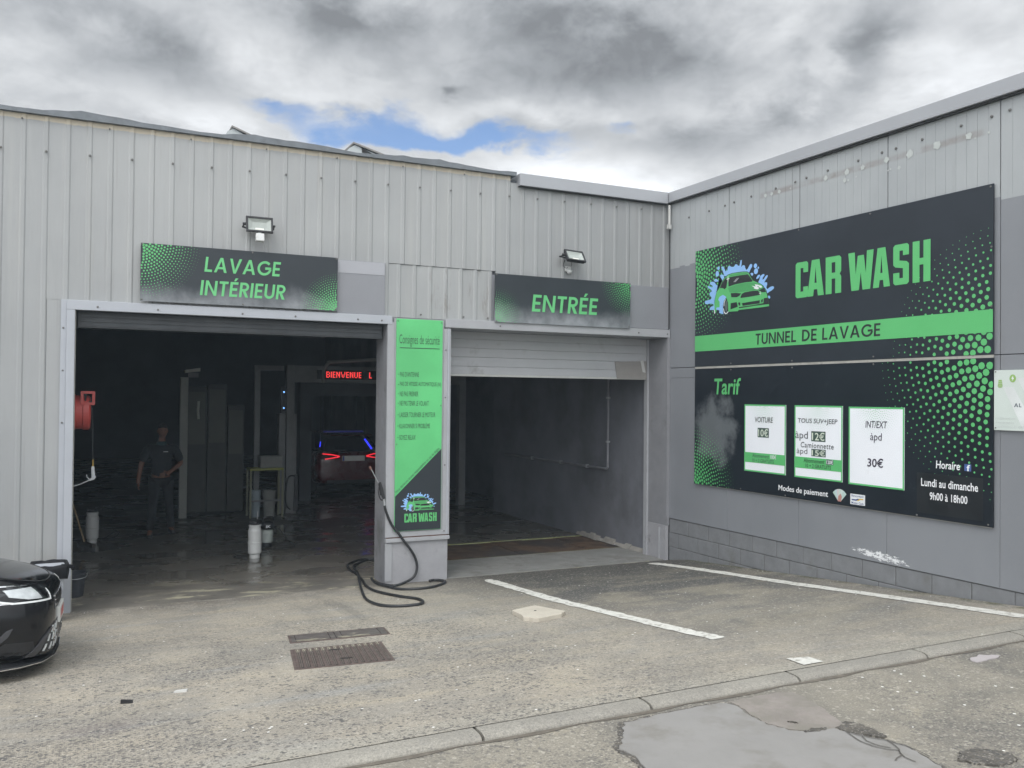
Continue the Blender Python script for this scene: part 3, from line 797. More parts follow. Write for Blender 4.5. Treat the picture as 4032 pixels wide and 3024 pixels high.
# ------------------------------------------------------------------ the wash hall
hall = thing('wash_hall', 'light grey hall of ribbed metal cladding with two wide door openings', 'building', (-4, 0, 0))
PITCH = .2075
X0 = -8.17                      # centre of one rib
def clad_mesh(z0, z1, wd=PITCH):
    """one pan and one rib, solid, origin at its lower left corner on the wall plane"""
    prof = [(0,0),(wd-.060,0),(wd-.046,-.009),(wd-.014,-.009),(wd,0),(wd,.03),(0,.03)]
    mb = MB(); h = z1-z0
    mb.prism([(a, b, 0) for a, b in prof], (0, 0, h))
    me = mb.mesh('cladding_panel'); me.materials.append(cladding); return me
cl_cache = {}
def clad(x, z0, z1, y=.02):
    k = (round(z1-z0, 3))
    if k not in cl_cache: cl_cache[k] = clad_mesh(z0, z1)
    return instance('cladding_panel', cl_cache[k], hall, (x, y+random.uniform(-.0025,.0025), z0))
lower_screws = MB()
k = -30
while True:
    x = X0 - PITCH + .026 + k*PITCH + .0  # left edge so that the rib centre falls on X0 + k*PITCH
    rc = x + PITCH - .026
    k += 1
    if x > -.02: break
    if x < -14.0: continue
    if rc < -7.80: clad(x, -.1 if gz(x, -.3) > -.2 else -.2, 5.22)
    elif rc < -4.17: clad(x, 3.30, 5.22)
    elif rc < -2.62: clad(x, 3.955, 5.22)
    else: clad(x, 3.90, 5.22 if rc < -2.45 else 5.14)
    if k % 2 == 0 and rc < -.1: lower_screws.lathe([(.013,0),(.013,-.008),(.004,-.012)], (rc, -.002, 4.84+(rc+8.19)*.02), 8, 'y')
    if k % 4 == 1 and rc < -2.5: lower_screws.lathe([(.010,0),(.010,-.008),(.004,-.012)], (rc-.02, 0.0, 5.165), 6, 'y')
MB().box(-7.9335,-7.801,.021,.05,-.1,3.30).build('cladding_panel', cladding, hall)
MB().box(-7.9335,-7.72,.021,.05,3.302,5.22).build('cladding_panel', cladding, hall) if False else None
# a second row of shorter sheets between the two doors, set 1 cm lower in the wall
x = -4.245
while x < -2.80:
    clad(x, 3.29, 3.95, .028); x += PITCH
for sx in (-3.78, -3.2, -2.86): lower_screws.lathe([(.012,0),(.012,-.01),(.004,-.014)], (sx, .01, 3.335), 8, 'y')
lower_screws.build('screw', screw_m, hall)['kind'] = 'stuff'
# roof edge, felt capped, slightly wavy
mb = MB(); xs = [-14+.12*i for i in range(97)]
top = [5.285+.012*math.sin(x*3.1)+.010*math.sin(x*7.3+1)+random.uniform(-.006,.006) + (.018 if (int(x*1.7) % 3 == 0) else 0) for x in xs]
for i in range(96):
    a, b = xs[i], min(xs[i+1], -2.44)
    if a >= -2.44: break
    mb.hexa([(a,-.035,5.222),(b,-.035,5.222),(b,.25,5.222),(a,.25,5.222),(a,-.035,top[i]-.012),(b,-.035,top[i+1]-.012),(b,.25,top[i+1]+.02),(a,.25,top[i]+.02)])
mb.build('roof_edge', felt_m, hall)
mb = MB().box(-2.44,-.075,-.06,.25,5.10,5.262); mb.build('fascia', fascia_m, hall, bevel=.006)
MB().box(-2.44,-.075,-.035,-.004,5.085,5.098).build('drip_strip', gap_m, hall)
MB().hexa([(-14,.25,5.2),(-.01,.25,5.2),(-.01,24,5.2),(-14,24,5.2),(-14,.25,5.28),(-.01,.25,5.25),(-.01,24,5.5),(-14,24,5.5)]).build('roof', felt_m, hall)
# smooth patch panels
MB().box(-4.855,-4.255,-.012,.019,3.30,3.945).build('patch_panel', patch_m, hall, bevel=.003)
MB().box(-4.845,-4.262,-.0155,-.0125,3.79,3.94).build('patch_panel', M('patch_pale', (.335,.34,.365), .5, 0, .05, 2), hall)
MB().box(-.70,-.012,.0,.025,3.303,3.905).build('patch_panel', patch_m, hall, bevel=.003)
MB().box(-2.8,-.70,.022,.035,3.29,3.905).build('patch_panel', patch_m, hall)
# door trims
t_ = MB().box(-7.745,-4.165,-.04,.05,3.195,3.298).build('door_lintel', trim_alu, hall, bevel=.004)
mb = MB()
for sx in (-7.45,-6.85,-5.95,-5.35,-4.6,-4.3): mb.lathe([(.011,0),(.011,-.006),(.004,-.009)], (sx,-.04,3.235), 8, 'y')
mb.build('screw', screw_m, t_)['kind'] = 'stuff'
t_ = MB().box(-3.462,-.012,-.04,.45,3.185,3.296).build('door_lintel', trim_grey, hall, bevel=.004)
mb = MB()
for sx in (-2.7,-.55,-.06): mb.lathe([(.011,0),(.011,-.006),(.004,-.009)], (sx,-.04,3.235), 8, 'y')
mb.build('screw', screw_m, t_)['kind'] = 'stuff'
j = MB().box(-7.745,-7.665,-.04,.12,-.06,3.194).build('door_jamb', trim_alu, hall, bevel=.004)
MB().box(-7.80,-7.746,-.012,.019,-.06,3.30).build('jamb_flashing', trim_alu, hall)
MB().box(-7.664,-7.655,.0,.11,-.02,3.194).build('weather_strip', M('weather_strip', (.30,.30,.27), .7), hall)
mb = MB()
for z in (.35, 2.0, 2.55, 3.0): mb.lathe([(.010,0),(.010,-.006),(.004,-.009)], (-7.775,-.012,z), 8, 'y')
mb.build('screw', screw_m, j)['kind'] = 'stuff'
# pillar between the doors
MB().box(-4.22,-3.412,.0,.42,-.02,3.284).build('pillar', reveal_m, hall)
MB().hexa([(-4.205,-.022,-.02),(-3.405,-.022,-.02),(-3.405,-.001,-.02),(-4.205,-.001,-.02),(-4.205,-.022,.512),(-3.405,-.022,.512),(-3.405,-.001,.512),(-4.205,-.001,.512)]).build('pillar_plinth', pillar_m, hall)
MB().box(-4.222,-4.135,-.034,-.0235,.04,.505).build('plinth_strip', trim_grey, hall, bevel=.002)
MB().box(-4.222,-3.385,-.055,-.001,.515,.562).build('ledge', trim_grey, hall, bevel=.004)
MB().box(-4.21,-3.39,-.03,-.001,.5635,.575).build('rust_line', M('rust_line', (.10,.055,.04), .9, 0, .3, 9), hall)
mb = MB().box(-4.222,-4.137,-.034,-.001,.577,3.22).box(-3.478,-3.386,-.034,-.001,.577,3.17).box(-4.136,-3.479,-.030,-.001,.577,.637).box(-4.136,-3.479,-.026,-.001,.638,3.27)
mb.build('notice_frame', trim_grey, hall)
MB().box(-3.428,-3.410,-.045,-.0345,.58,3.17).build('frame_bead', trim_alu, hall)
mb = MB()
for z in (.62,1.45,2.3,2.9): mb.lathe([(.009,0),(.009,-.006),(.003,-.009)], (-3.455,-.0345,z), 8, 'y')
mb.build('screw', screw_m, hall)['kind'] = 'stuff'
mb = MB().box(-3.411,-3.392,-.001,.40,-.02,3.184); mb.build('gate_jamb', trim_grey, hall)
# reveal on the far side of the gate, crumbling at the foot
MB().box(-.052,-.002,-.036,.46,.50,3.184).build('gate_jamb', reveal_m, hall)
MB().hexa([(-.064,-.030,-.02),(-.012,-.030,-.02),(-.012,.46,-.02),(-.064,.46,-.02),(-.060,-.030,.50),(-.012,-.030,.50),(-.012,.46,.498),(-.060,.46,.498)]).build('jamb_foot', pillar_m, hall)
MB().box(-.085,-.0665,.10,.118,-.0,.46).build('foot_pipe', trim_grey, hall)
# walls, ceiling inside
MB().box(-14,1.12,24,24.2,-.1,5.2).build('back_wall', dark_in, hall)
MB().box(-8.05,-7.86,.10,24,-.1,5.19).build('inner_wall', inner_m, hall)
MB().box(-14,-13.9,.06,24,-.3,5.19).build('end_wall', inner_m, hall)
MB().box(-.004,.20,.465,5.85,-.1,5.19).build('inner_wall', inner_m, hall)
MB().box(.0,.95,5.851,6.0,-.1,5.19).build('inner_wall', inner_m, hall)
MB().box(.951,1.1,5.86,24,-.1,5.19).build('inner_wall', inner_m, hall)
MB().poly([(0,5.9,-.003),(.951,5.9,-.003),(.951,24,-.003),(0,24,-.003)]).build('floor_strip', wet_m, hall, fix=False)
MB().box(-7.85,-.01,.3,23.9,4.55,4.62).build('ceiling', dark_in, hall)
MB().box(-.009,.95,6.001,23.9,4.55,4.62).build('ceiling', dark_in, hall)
# facade backing so that no daylight leaks through the rib gaps
MB().box(-14,-7.87,.052,.085,-.3,5.18).build('wall_liner', dark_in, hall)
MB().box(-7.86,-.008,.0525,.085,3.30,5.18).build('wall_liner', dark_in, hall)
# beams under the ceiling
for y in (3.2, 6.2, 9.2, 12.2): MB().box(-7.84,-.02,y,y+.16,4.25,4.549).build('ceiling_beam', dark_in, hall)
# sectional door parked under the left lintel
dr = MB().box(-7.64,-4.24,.13,.20,3.02,3.19).build('overhead_door', M('door_dark', (.05,.055,.06), .5), hall)
for z in (3.035, 3.085, 3.135): MB().box(-7.63,-4.25,.118,.1295,z,z+.03).build('door_rib', M('door_dark', (.05,.055,.06)), dr)
MB().box(-7.62,-4.26,.205,3.0,3.19,3.25).build('door_panel', M('door_dark', (.05,.055,.06)), dr)
# roller shutter half open over the gate
sh = bpy.data.objects.new('roller_shutter', None); COL.objects.link(sh); sh.parent = hall; sh.location = Vector((-1.7,.45,2.6))-hall.location
zs = [2.615, 2.72, 2.845, 2.965, 3.085, 3.184]
for a, b in zip(zs[:-1], zs[1:]):
    mb = MB().prism([(-3.39,.47,a+.0004),(-3.39,.453,a+.0012),(-3.39,.450,(a+b)/2),(-3.39,.452,b-.003),(-3.39,.47,b-.0006),(-3.39,.49,b-.004),(-3.39,.49,a+.004)], (3.315,0,0))
    mb.build('slat', shutter_m, sh)
MB().box(-3.39,-.085,.440,.50,2.585,2.614).build('bottom_bar', M('shutter_bar', (.48,.48,.46), .5, 0, .1, 8), sh, bevel=.003)
MB().hexa([(-.60,.434,2.592),(-.085,.434,2.592),(-.085,.4395,2.592),(-.60,.4395,2.592),(-.64,.432,2.84),(-.09,.432,2.86),(-.09,.4395,2.86),(-.64,.4395,2.84)]).build('repair_plate', shutter_fix, sh)
MB().hexa([(-.16,.425,2.70),(-.11,.425,2.69),(-.11,.431,2.69),(-.16,.431,2.70),(-.20,.425,2.86),(-.15,.425,2.87),(-.15,.431,2.87),(-.20,.431,2.86)]).build('torn_end', M('torn_end', (.52,.52,.5), .5), sh)
MB().box(-.083,-.053,.42,.50,-.0,3.18).build('guide_rail', trim_grey, sh)
# broken render along the foot of the inner wall
mb = MB(); n = 14
for i in range(n):
    a = .47+i*.15; h = .03+random.random()*.05; d = .03+random.random()*.06
    mb.hexa([(-.005-d,a,0.013),(-.0045,a,0.013),(-.0045,a+.148,.013),(-.005-d,a+.148,.013),(-.005-d*.4,a,h),(-.0045,a,h+.02),(-.0045,a+.148,h+.02),(-.005-d*.4,a+.148,h)])
mb.build('crumbling_render', M('crumbled_edge', (.24, .23, .21), .9, 0, .2, 9, bump=.5, bscale=40), hall)
# conduit on the inner wall
cp = MB().tube([(-.03,1.58,4.4),(-.03,1.58,1.21),(-.03,1.61,1.18),(-.03,5.4,1.18)], .020, 8).build('conduit_pipe', M('conduit_grey', (.20,.20,.215), .5), hall)
mb = MB()
for z in (1.6, 2.3, 3.0): mb.box(-.055,-.004,1.55,1.61,z,z+.03)
for y in (2.2,3.1,4.2): mb.box(-.055,-.004,y,y+.03,1.15,1.21)
mb.build('pipe_clip', trim_grey, cp)

# rusty pit cover behind the gate
pit = thing('pit_cover', 'rusty steel pit cover plates behind the pale threshold strip of the gate', 'floor grate', (-1.7,1.8,0))
for i in range(6):
    a = -3.40+i*.565; dz_ = random.uniform(-.006,.002)
    MB().box(a+.004,a+.561,1.165,2.395,-.03,-.004+dz_).build('plate', rustplate_m, pit, bevel=.003)
MB().box(-3.40,-.01,1.125,1.16,-.05,.006).build('frame_bar', edge_paint, pit)
MB().box(-3.40,-.01,2.40,2.435,-.05,.004).build('frame_bar', edge_paint, pit)
MB().box(-3.4,-.01,1.162,2.398,-.2,-.05).build('pit_bed', hole_m, pit)

# ------------------------------------------------------------------ side building
side = thing('side_building', 'grey side wall of flat cladding panels above a painted block base', 'building', (0, -4, 0))
PV = 1.272
edges = [-.003] + [-1.30-PV*i for i in range(7)]
yend = -8.95
for i in range(len(edges)-1):
    ya, yb = edges[i], max(edges[i+1], yend)
    if ya <= yend: break
    # upper sheet: narrow planks with thin open grooves
    n = max(1, round((ya-yb)/.1156)); pw = (ya-yb-.010)/n
    for k in range(n):
        a = ya-.005-k*pw
        gap = .0035 if i < 2 else .002
        MB().box(.0+random.uniform(0,.0015),.03, a-pw+gap, a, 4.175 if i > 3 else 4.17, 5.105).build('wall_plank', side_light, side)
    MB().box(.001,.03, yb+.004, ya-.004, 2.752, 4.19+.005*i).build('wall_panel', side_paint, side, bevel=.0015)
    MB().box(.0,.03, yb+.004, ya-.004, 2.606, 2.744).build('wall_panel', side_paint, side, bevel=.0015)
    MB().box(.001,.03, yb+.002, ya-.002, .608, 2.603).build('wall_panel', side_paint, side, bevel=.0015)
MB().box(.031,.12,yend,-.01,.2,5.11).build('wall_core', gap_m, side)
MB().box(-.003,.0305,-.012,-.0005,.6,5.1).build('corner_strip', trim_grey, side)
# cream edges where the top of the paint stops
mb = MB()
MB().hexa([(-.065,-8.95,5.118),(.25,-8.95,5.118),(.25,-.0,5.118),(-.065,-.0,5.118),(-.065,-8.95,5.268),(.25,-8.95,5.268),(.25,.0,5.262),(-.065,.0,5.262)]).build('fascia', fascia_m, side, bevel=.006)
MB().box(-.04,-.004,-8.95,-.02,5.096,5.114).build('drip_strip', gap_m, side)
MB().box(.26,12,-8.9,24,5.15,5.25).build('roof', felt_m, side)
MB().box(.121,12,-8.9,.0,-.6,5.14).build('wall_core', gap_m, side)
MB().box(1.2,12,.001,24,-.6,5.14).build('wall_core', gap_m, side)
# block base: three courses of painted blocks, the lowest running into the ramp
BL = .4365
bme = MB().box(0,.10,-BL+.006,-.004,.004,.196).mesh('block'); bme.materials.append(block_m)
bev_me = None
tmp = MB().box(0,.10,-BL+.006,-.004,.004,.196).build('tmp_block', block_m); bev(tmp, .006, 2); bme = evaluated_mesh(tmp); bpy.data.objects.remove(tmp); bme.name = 'block'
for c in range(4):
    z0 = .60-.2*(c+1); y = -.02 if c % 2 == 0 else -.02+BL/2
    while y > -8.9:
        if y-BL > -8.95 and gz(0, min(0, max(y-BL, KY))) < z0+.2:
            if y > -.0:
                MB().box(.011+random.uniform(-.002,.002),.1,y-BL+.006,-.01,z0+.004,z0+.196).build('block', block_m, side)
            else:
                instance('block', bme, side, (.010+random.uniform(-.002,.002), y, z0))
        y -= BL
MB().box(.0165,.12,yend,-.005,-.3,.604).build('mortar', mortar_m, side)
mb = MB()
for (y, z) in [(-.45,4.84),(-.89,4.85),(-1.22,4.86),(-1.40,4.87),(-1.73,4.88),(-2.17,4.89),(-2.50,4.90),(-2.68,4.91),(-3.01,4.92),(-3.45,4.93),(-3.77,4.94),(-3.95,4.94),(-4.27,4.95),(-4.71,4.97),(-5.03,4.97),(-5.21,4.98),(-5.6,4.98),(-6.1,4.98)]:
    mb.lathe([(.014,0),(.014,-.008),(.005,-.012)], (-.001,y,z), 8, 'x')
mb.build('screw', screw_m, side)['kind'] = 'stuff'
mb = MB()
for (y, z, r) in [(-1.99,4.84,.024),(-2.10,4.84,.022),(-2.23,4.84,.024),(-2.98,4.84,.03),(-3.29,4.84,.034),(-3.51,4.84,.028),(-3.83,4.85,.032),(-4.12,4.84,.042),(-4.44,4.85,.042),(-4.79,4.85,.034),(-3.26,4.755,.026),(-3.31,4.745,.014),(-3.99,4.73,.02),(-3.88,4.74,.012),(-3.85,4.73,.01),(-3.42,4.76,.01),(-2.42,4.84,.01),(-5.0,4.83,.014),(-4.86,4.81,.01)]:
    n = 11; ph = random.random()*6
    mb.poly([(-.0035, y+r*(1+.22*math.sin(3*k+ph))*math.cos(2*PI*k/n), z+r*(1+.22*math.cos(2*k+ph))*math.sin(2*PI*k/n)) for k in range(n)])
mb.build('glue_spot', M('glue_spot', (.44,.465,.45), .7, 0, .1, 20), side, fix=False)['kind'] = 'stuff'
# rain pipe stub in the corner
MB().tube([(-.05,-.055,5.08),(-.05,-.055,4.80)], .018, 8).box(-.085,-.035,-.085,-.04,4.74,4.80).build('corner_pipe', M('pale_pipe', (.50,.50,.48), .5), side)
MB().tube([(-.022,-.03,4.74),(-.022,-.03,3.31)], .007, 6).build('corner_cable', gap_m, side)

# ------------------------------------------------------------------ roof lights above the hall
def skylight(x0, z0, y0, w_, h_, rise, label):
    t = thing('roof_light', label, 'skylight', (x0, y0, z0), 'small sloping roof lights on the hall')
    P0 = [(x0,y0,z0-.35),(x0+.05,y0,z0+h_*.45),(x0+.13,y0,z0+h_),(x0+w_,y0,z0-.05),(x0+w_,y0,z0-.35)]
    MB().prism(P0, (0,.8,0)).build('curb', M('skylight_grey', (.42,.45,.45), .5, 0, .1, 5), t)
    a = Vector((x0+.10,y0-.03,z0+h_+.012)); b = Vector((x0+w_+.1,y0-.03,z0-.055)); dn = Vector((0,0,.022))
    MB().prism([a, b, b+dn, a+dn], (0,.86,0)).build('lid', M('skylight_lid', (.20,.19,.18), .6, 0, .2, 9), t)
    return t
s1 = skylight(-5.98, 5.71, 1.5, .40, .075, 0, 'pale wedge roof light above the flood lamp over the long sign')
s2 = skylight(-4.36, 5.69, 1.5, .62, .095, 0, 'larger wedge roof light with dark side opening, nearer the side wall')
MB().poly([(-4.14,1.492,5.765),(-4.13,1.492,5.69),(-3.98,1.492,5.69)]).build('side_opening', gap_m, s2, fix=False)

# ------------------------------------------------------------------ signs on the front
def logo(tr, parent):
    """splashing green car drawing; tr maps the master drawing to this sign"""
    def shape(keys, m, name, lift):
        pr = Print(lambda u, v: tr(u, v, lift))
        for k in keys: pr.poly(LOGO[k])
        return pr.build(name, m, parent)
    pr = Print(lambda u, v: tr(u, v, 0.0))
    for k in ('splash', 'finger1', 'left', 'left2', 'right', 'dot1', 'drop', 'drop2'): pr.poly(LOGO[k])
    for (u, v, a, b_) in LOGO['circles']: pr.disc(u, v, a, b_, 14)
    pr.build('water_splash', ink_blue, parent)
    pr = Print(lambda u, v: tr(u, v, .0006))
    c = Vector((.93, 3.68))
    pr.poly([(c.x+(p[0]-c.x)*1.022, c.y+(p[1]-c.y)*1.03) for p in LOGO['body'][4:25]] + [(1.36,3.448),(.902,3.448),(.69,3.44)])
    pr.build('logo_outline', ink_black, parent)
    shape(['body'], ink_green, 'logo_car', .0012)
    shape(['hood', 'roof'], ink_green2, 'logo_hood', .0018)
    shape(['wind', 'side', 'lampL', 'lampR', 'grille', 'low1', 'low2', 'low3', 'low4', 'low5', 'wheel'], ink_black, 'logo_glass', .0024)
    shape(['low'], ink_blue, 'logo_spray', .0030)
    pr = Print(lambda u, v: tr(u, v, .0034))
    pr.poly([(.63,3.53),(.645,3.59),(.672,3.60),(.684,3.55),(.684,3.49),(.668,3.45),(.645,3.46)]); pr.build('logo_rim', ink_grey, parent)
    pr = Print(lambda u, v: tr(u, v, .0040))
    pr.poly(LOGO['hl1'])
    def star(u, v, r):
        pr.poly([(u-r*.7,v),(u-r*.12,v+r*.12),(u,v+r),(u+r*.12,v+r*.12),(u+r*.7,v),(u+r*.12,v-r*.12),(u,v-r),(u-r*.12,v-r*.12)])
    star(.690, 3.878, .055); star(1.302, 3.630, .035)
    for a in ((.80,3.825,.875,3.870),(.83,3.825,.895,3.866)):
        pr.poly([(a[0],a[1]),(a[0]+.010,a[1]),(a[2]+.008,a[3]),(a[2],a[3])])
    for qd in strip([(.603,3.50),(.618,3.452),(.645,3.428),(.672,3.432),(.70,3.452)], .012): pr.poly(qd)
    for qd in strip([(.612,3.53),(.618,3.58),(.645,3.618)], .010): pr.poly(qd)
    pr.poly([(.408,3.50),(.424,3.50),(.434,3.45),(.415,3.445)])
    pr.build('logo_shine', ink_white, parent)['kind'] = 'stuff'
LOGO = {
'splash': [(0.609,3.924),(0.628,3.961),(0.643,3.988),(0.677,3.993),(0.677,4.019),(0.686,4.043),(0.720,4.045),(0.754,4.027),(0.792,4.023),(0.816,4.033),(0.826,4.051),(0.859,4.048),(0.883,4.025),(0.911,4.024),(0.920,4.058),(0.929,4.088),(0.941,4.095),(0.953,4.085),(0.951,4.047),(0.944,4.017),(0.949,3.997),(0.962,4.017),(0.990,4.020),(1.014,4.008),(1.018,3.982),(1.037,3.952),(1.065,3.964),(1.092,3.998),(1.114,4.017),(1.142,4.015),(1.151,3.999),(1.146,3.978),(1.119,3.951),(1.101,3.922),(1.083,3.909),(0.879,3.918),(0.687,3.915)],
'finger1': [(0.548,4.051),(0.568,4.058),(0.593,4.052),(0.620,4.012),(0.640,3.976),(0.606,3.928),(0.600,3.955),(0.564,4.020)],
'left': [(0.570,3.877),(0.545,3.906),(0.525,3.934),(0.529,3.950),(0.569,3.952),(0.599,3.935),(0.612,3.90),(0.59,3.868),(0.552,3.835),(0.511,3.806),(0.461,3.821),(0.430,3.847),(0.410,3.869),(0.369,3.879),(0.328,3.878),(0.313,3.860),(0.333,3.842),(0.374,3.821),(0.364,3.802),(0.318,3.820),(0.277,3.835),(0.261,3.823),(0.287,3.800),(0.339,3.775),(0.360,3.750),(0.319,3.741),(0.304,3.716),(0.330,3.691),(0.356,3.665),(0.340,3.647),(0.279,3.640),(0.222,3.635),(0.206,3.620),(0.227,3.591),(0.289,3.589),(0.351,3.587),(0.392,3.573),(0.403,3.553),(0.341,3.548),(0.316,3.528),(0.311,3.505),(0.362,3.501),(0.413,3.496),(0.432,3.658),(0.471,3.752),(0.521,3.779)],
'left2': [(0.399,3.884),(0.409,3.905),(0.445,3.910),(0.480,3.891),(0.500,3.869),(0.440,3.866)],
'right': [(1.260,3.768),(1.286,3.808),(1.299,3.843),(1.334,3.860),(1.365,3.864),(1.374,3.846),(1.344,3.820),(1.335,3.796),(1.361,3.799),(1.387,3.827),(1.413,3.842),(1.435,3.836),(1.422,3.811),(1.387,3.778),(1.370,3.756),(1.396,3.757),(1.422,3.750),(1.423,3.726),(1.406,3.692),(1.423,3.669),(1.475,3.690),(1.517,3.696),(1.543,3.683),(1.539,3.665),(1.501,3.645),(1.458,3.632),(1.428,3.617),(1.397,3.656),(1.353,3.721)],
'low': [(0.449,3.500),(0.464,3.525),(0.524,3.523),(0.523,3.597),(0.493,3.626),(0.522,3.662),(0.592,3.681),(0.660,3.645),(0.612,3.602),(0.593,3.546),(0.593,3.481),(0.604,3.423),(0.514,3.449),(0.524,3.481)],
'dot1': [(1.458,3.587),(1.480,3.567),(1.467,3.547),(1.446,3.555),(1.437,3.583)],
'drop': [(1.115,3.896),(1.138,3.905),(1.170,3.895),(1.167,3.877),(1.147,3.861)],
'drop2': [(1.228,3.833),(1.255,3.861),(1.286,3.864),(1.295,3.850),(1.273,3.825),(1.238,3.814),(1.224,3.821)],
'body': [(0.424,3.456),(0.413,3.575),(0.427,3.652),(0.447,3.702),(0.461,3.733),(0.511,3.780),(0.560,3.846),(0.609,3.892),(0.687,3.928),(0.764,3.938),(0.879,3.937),(0.982,3.932),(1.056,3.923),(1.088,3.905),(1.120,3.858),(1.166,3.803),(1.247,3.770),(1.318,3.737),(1.362,3.696),(1.397,3.662),(1.419,3.606),(1.433,3.562),(1.455,3.494),(1.459,3.457),(1.355,3.454),(0.902,3.456),(0.883,3.441),(0.697,3.450),(0.691,3.569),(0.651,3.637),(0.602,3.584),(0.583,3.527),(0.594,3.475),(0.534,3.493),(0.474,3.524),(0.454,3.467)],
'roof': [(0.707,3.906),(0.726,3.925),(0.879,3.928),(1.028,3.919),(1.065,3.908),(1.074,3.900),(0.879,3.907)],
'wind': [(0.697,3.882),(0.726,3.898),(0.879,3.899),(1.074,3.894),(1.111,3.859),(1.161,3.801),(1.152,3.791),(1.020,3.797),(0.833,3.792),(0.708,3.777),(0.698,3.786)],
'side': [(0.521,3.779),(0.570,3.845),(0.629,3.890),(0.668,3.898),(0.678,3.865),(0.659,3.771),(0.620,3.749),(0.591,3.768)],
'hood': [(0.689,3.761),(0.842,3.783),(1.020,3.789),(1.193,3.776),(1.274,3.748),(1.362,3.690),(1.274,3.677),(1.113,3.681),(0.975,3.683),(0.881,3.683),(0.72,3.697)],
'hl1': [(1.144,3.741),(1.194,3.714),(1.185,3.703),(1.221,3.690),(1.265,3.682),(1.283,3.698),(1.238,3.728),(1.274,3.718),(1.301,3.697),(1.336,3.699),(1.327,3.718),(1.265,3.740),(1.202,3.751),(1.220,3.723)],
'lampL': [(0.743,3.686),(0.843,3.682),(0.947,3.664),(0.910,3.634),(0.863,3.623),(0.758,3.633)],
'lampR': [(1.270,3.669),(1.371,3.692),(1.406,3.634),(1.336,3.638)],
'grille': [(0.933,3.619),(0.961,3.657),(1.012,3.671),(1.158,3.675),(1.257,3.668),(1.301,3.630),(1.301,3.611),(1.113,3.605),(0.938,3.606)],
'low1': [(0.744,3.558),(0.863,3.560),(0.878,3.52),(0.885,3.499),(0.740,3.476)],
'low2': [(0.888,3.552),(0.929,3.551),(0.934,3.511),(0.905,3.511)],
'low3': [(0.962,3.538),(1.297,3.545),(1.289,3.505),(0.976,3.503)],
'low4': [(1.319,3.546),(1.350,3.556),(1.346,3.518),(1.320,3.513)],
'low5': [(1.365,3.563),(1.433,3.562),(1.455,3.494),(1.455,3.482),(1.205,3.483),(0.911,3.477),(0.902,3.493),(1.187,3.494),(1.36,3.503)],
'wheel': [(0.603,3.526),(0.612,3.583),(0.641,3.619),(0.671,3.622),(0.686,3.570),(0.691,3.505),(0.692,3.454),(0.663,3.437),(0.633,3.452),(0.608,3.487)],
'circles': [(1.208,3.983,.030,.029),(1.219,3.914,.038,.037),(1.261,3.952,.014,.015),(.492,4.042,.026,.024),(.467,3.972,.036,.037)],
}
def board(name, label, m, bx_, rivets, screw=screw_m, cat='sign'):
    """a thin printed sheet fixed with screws; bx_ = x0,x1,y0,y1,z0,z1"""
    c = ((bx_[0]+bx_[1])/2, (bx_[2]+bx_[3])/2, bx_[4])
    t = thing(name, label, cat, c)
    MB().box(*bx_).build('panel', m, t)
    return t
def rivet_row(t, pts, axis, m=screw_m, r=.010):
    mb = MB()
    for p in pts: mb.lathe([(r,0),(r,-.005),(r*.4,-.008)], p, 8, axis)
    mb.build('screw', m, t)['kind'] = 'stuff'

# LAVAGE INTERIEUR
sg = board('door_sign', 'long black sign reading LAVAGE INTÉRIEUR above the left door', black_fog, (-7.035,-4.862,-.062,-.045,3.322,3.955), None)
pr = Print(PA(-.0632))
halftone(pr, -7.035, 3.955, .66, .034, .0155, (-7.035,-4.862,3.322,3.955), .12, .8)
halftone(pr, -4.862, 3.322, .48, .030, .0150, (-7.035,-4.862,3.322,3.955), .12, .8)
pr.build('dot_print', ink_green, sg)['kind'] = 'stuff'
pr = Print(PA(-.0645))
put_geo(pr, 'LAVAGE', -6.375, -5.53, 3.685, 3.852, .10)
put_geo(pr, 'INTÉRIEUR', -6.42, -5.47, 3.42, 3.588, .10)
pr.build('lettering', M('ink_letter_green', (.125,.49,.185), .4, 0, .04, 2), sg)
rivet_row(sg, [(-7.02,-.062,3.34),(-7.02,-.062,3.94),(-5.85,-.062,3.94),(-4.88,-.062,3.94),(-4.88,-.062,3.34),(-5.95,-.062,3.34)], 'y')
# ENTREE
sg = board('door_sign', 'shorter black sign reading ENTRÉE above the half open shutter', black_fog, (-2.788,-.708,-.062,-.042,3.285,3.915), None)
pr = Print(PA(-.0632))
halftone(pr, -.708, 3.915, .52, .034, .0150, (-2.788,-.708,3.285,3.915), .12, .8)
halftone(pr, -2.788, 3.33, .44, .032, .0125, (-2.788,-.708,3.285,3.915), .12, .8)
pr.build('dot_print', ink_green, sg)['kind'] = 'stuff'
pr = Print(PA(-.0645)); put_geo(pr, 'ENTRÉE', -2.255, -1.235, 3.447, 3.672, .10)
pr.build('lettering', M('ink_letter_green', (.14,.50,.20)), sg)
rivet_row(sg, [(-2.77,-.062,3.30),(-2.77,-.062,3.90),(-.73,-.062,3.31),(-.73,-.062,3.90)], 'y')

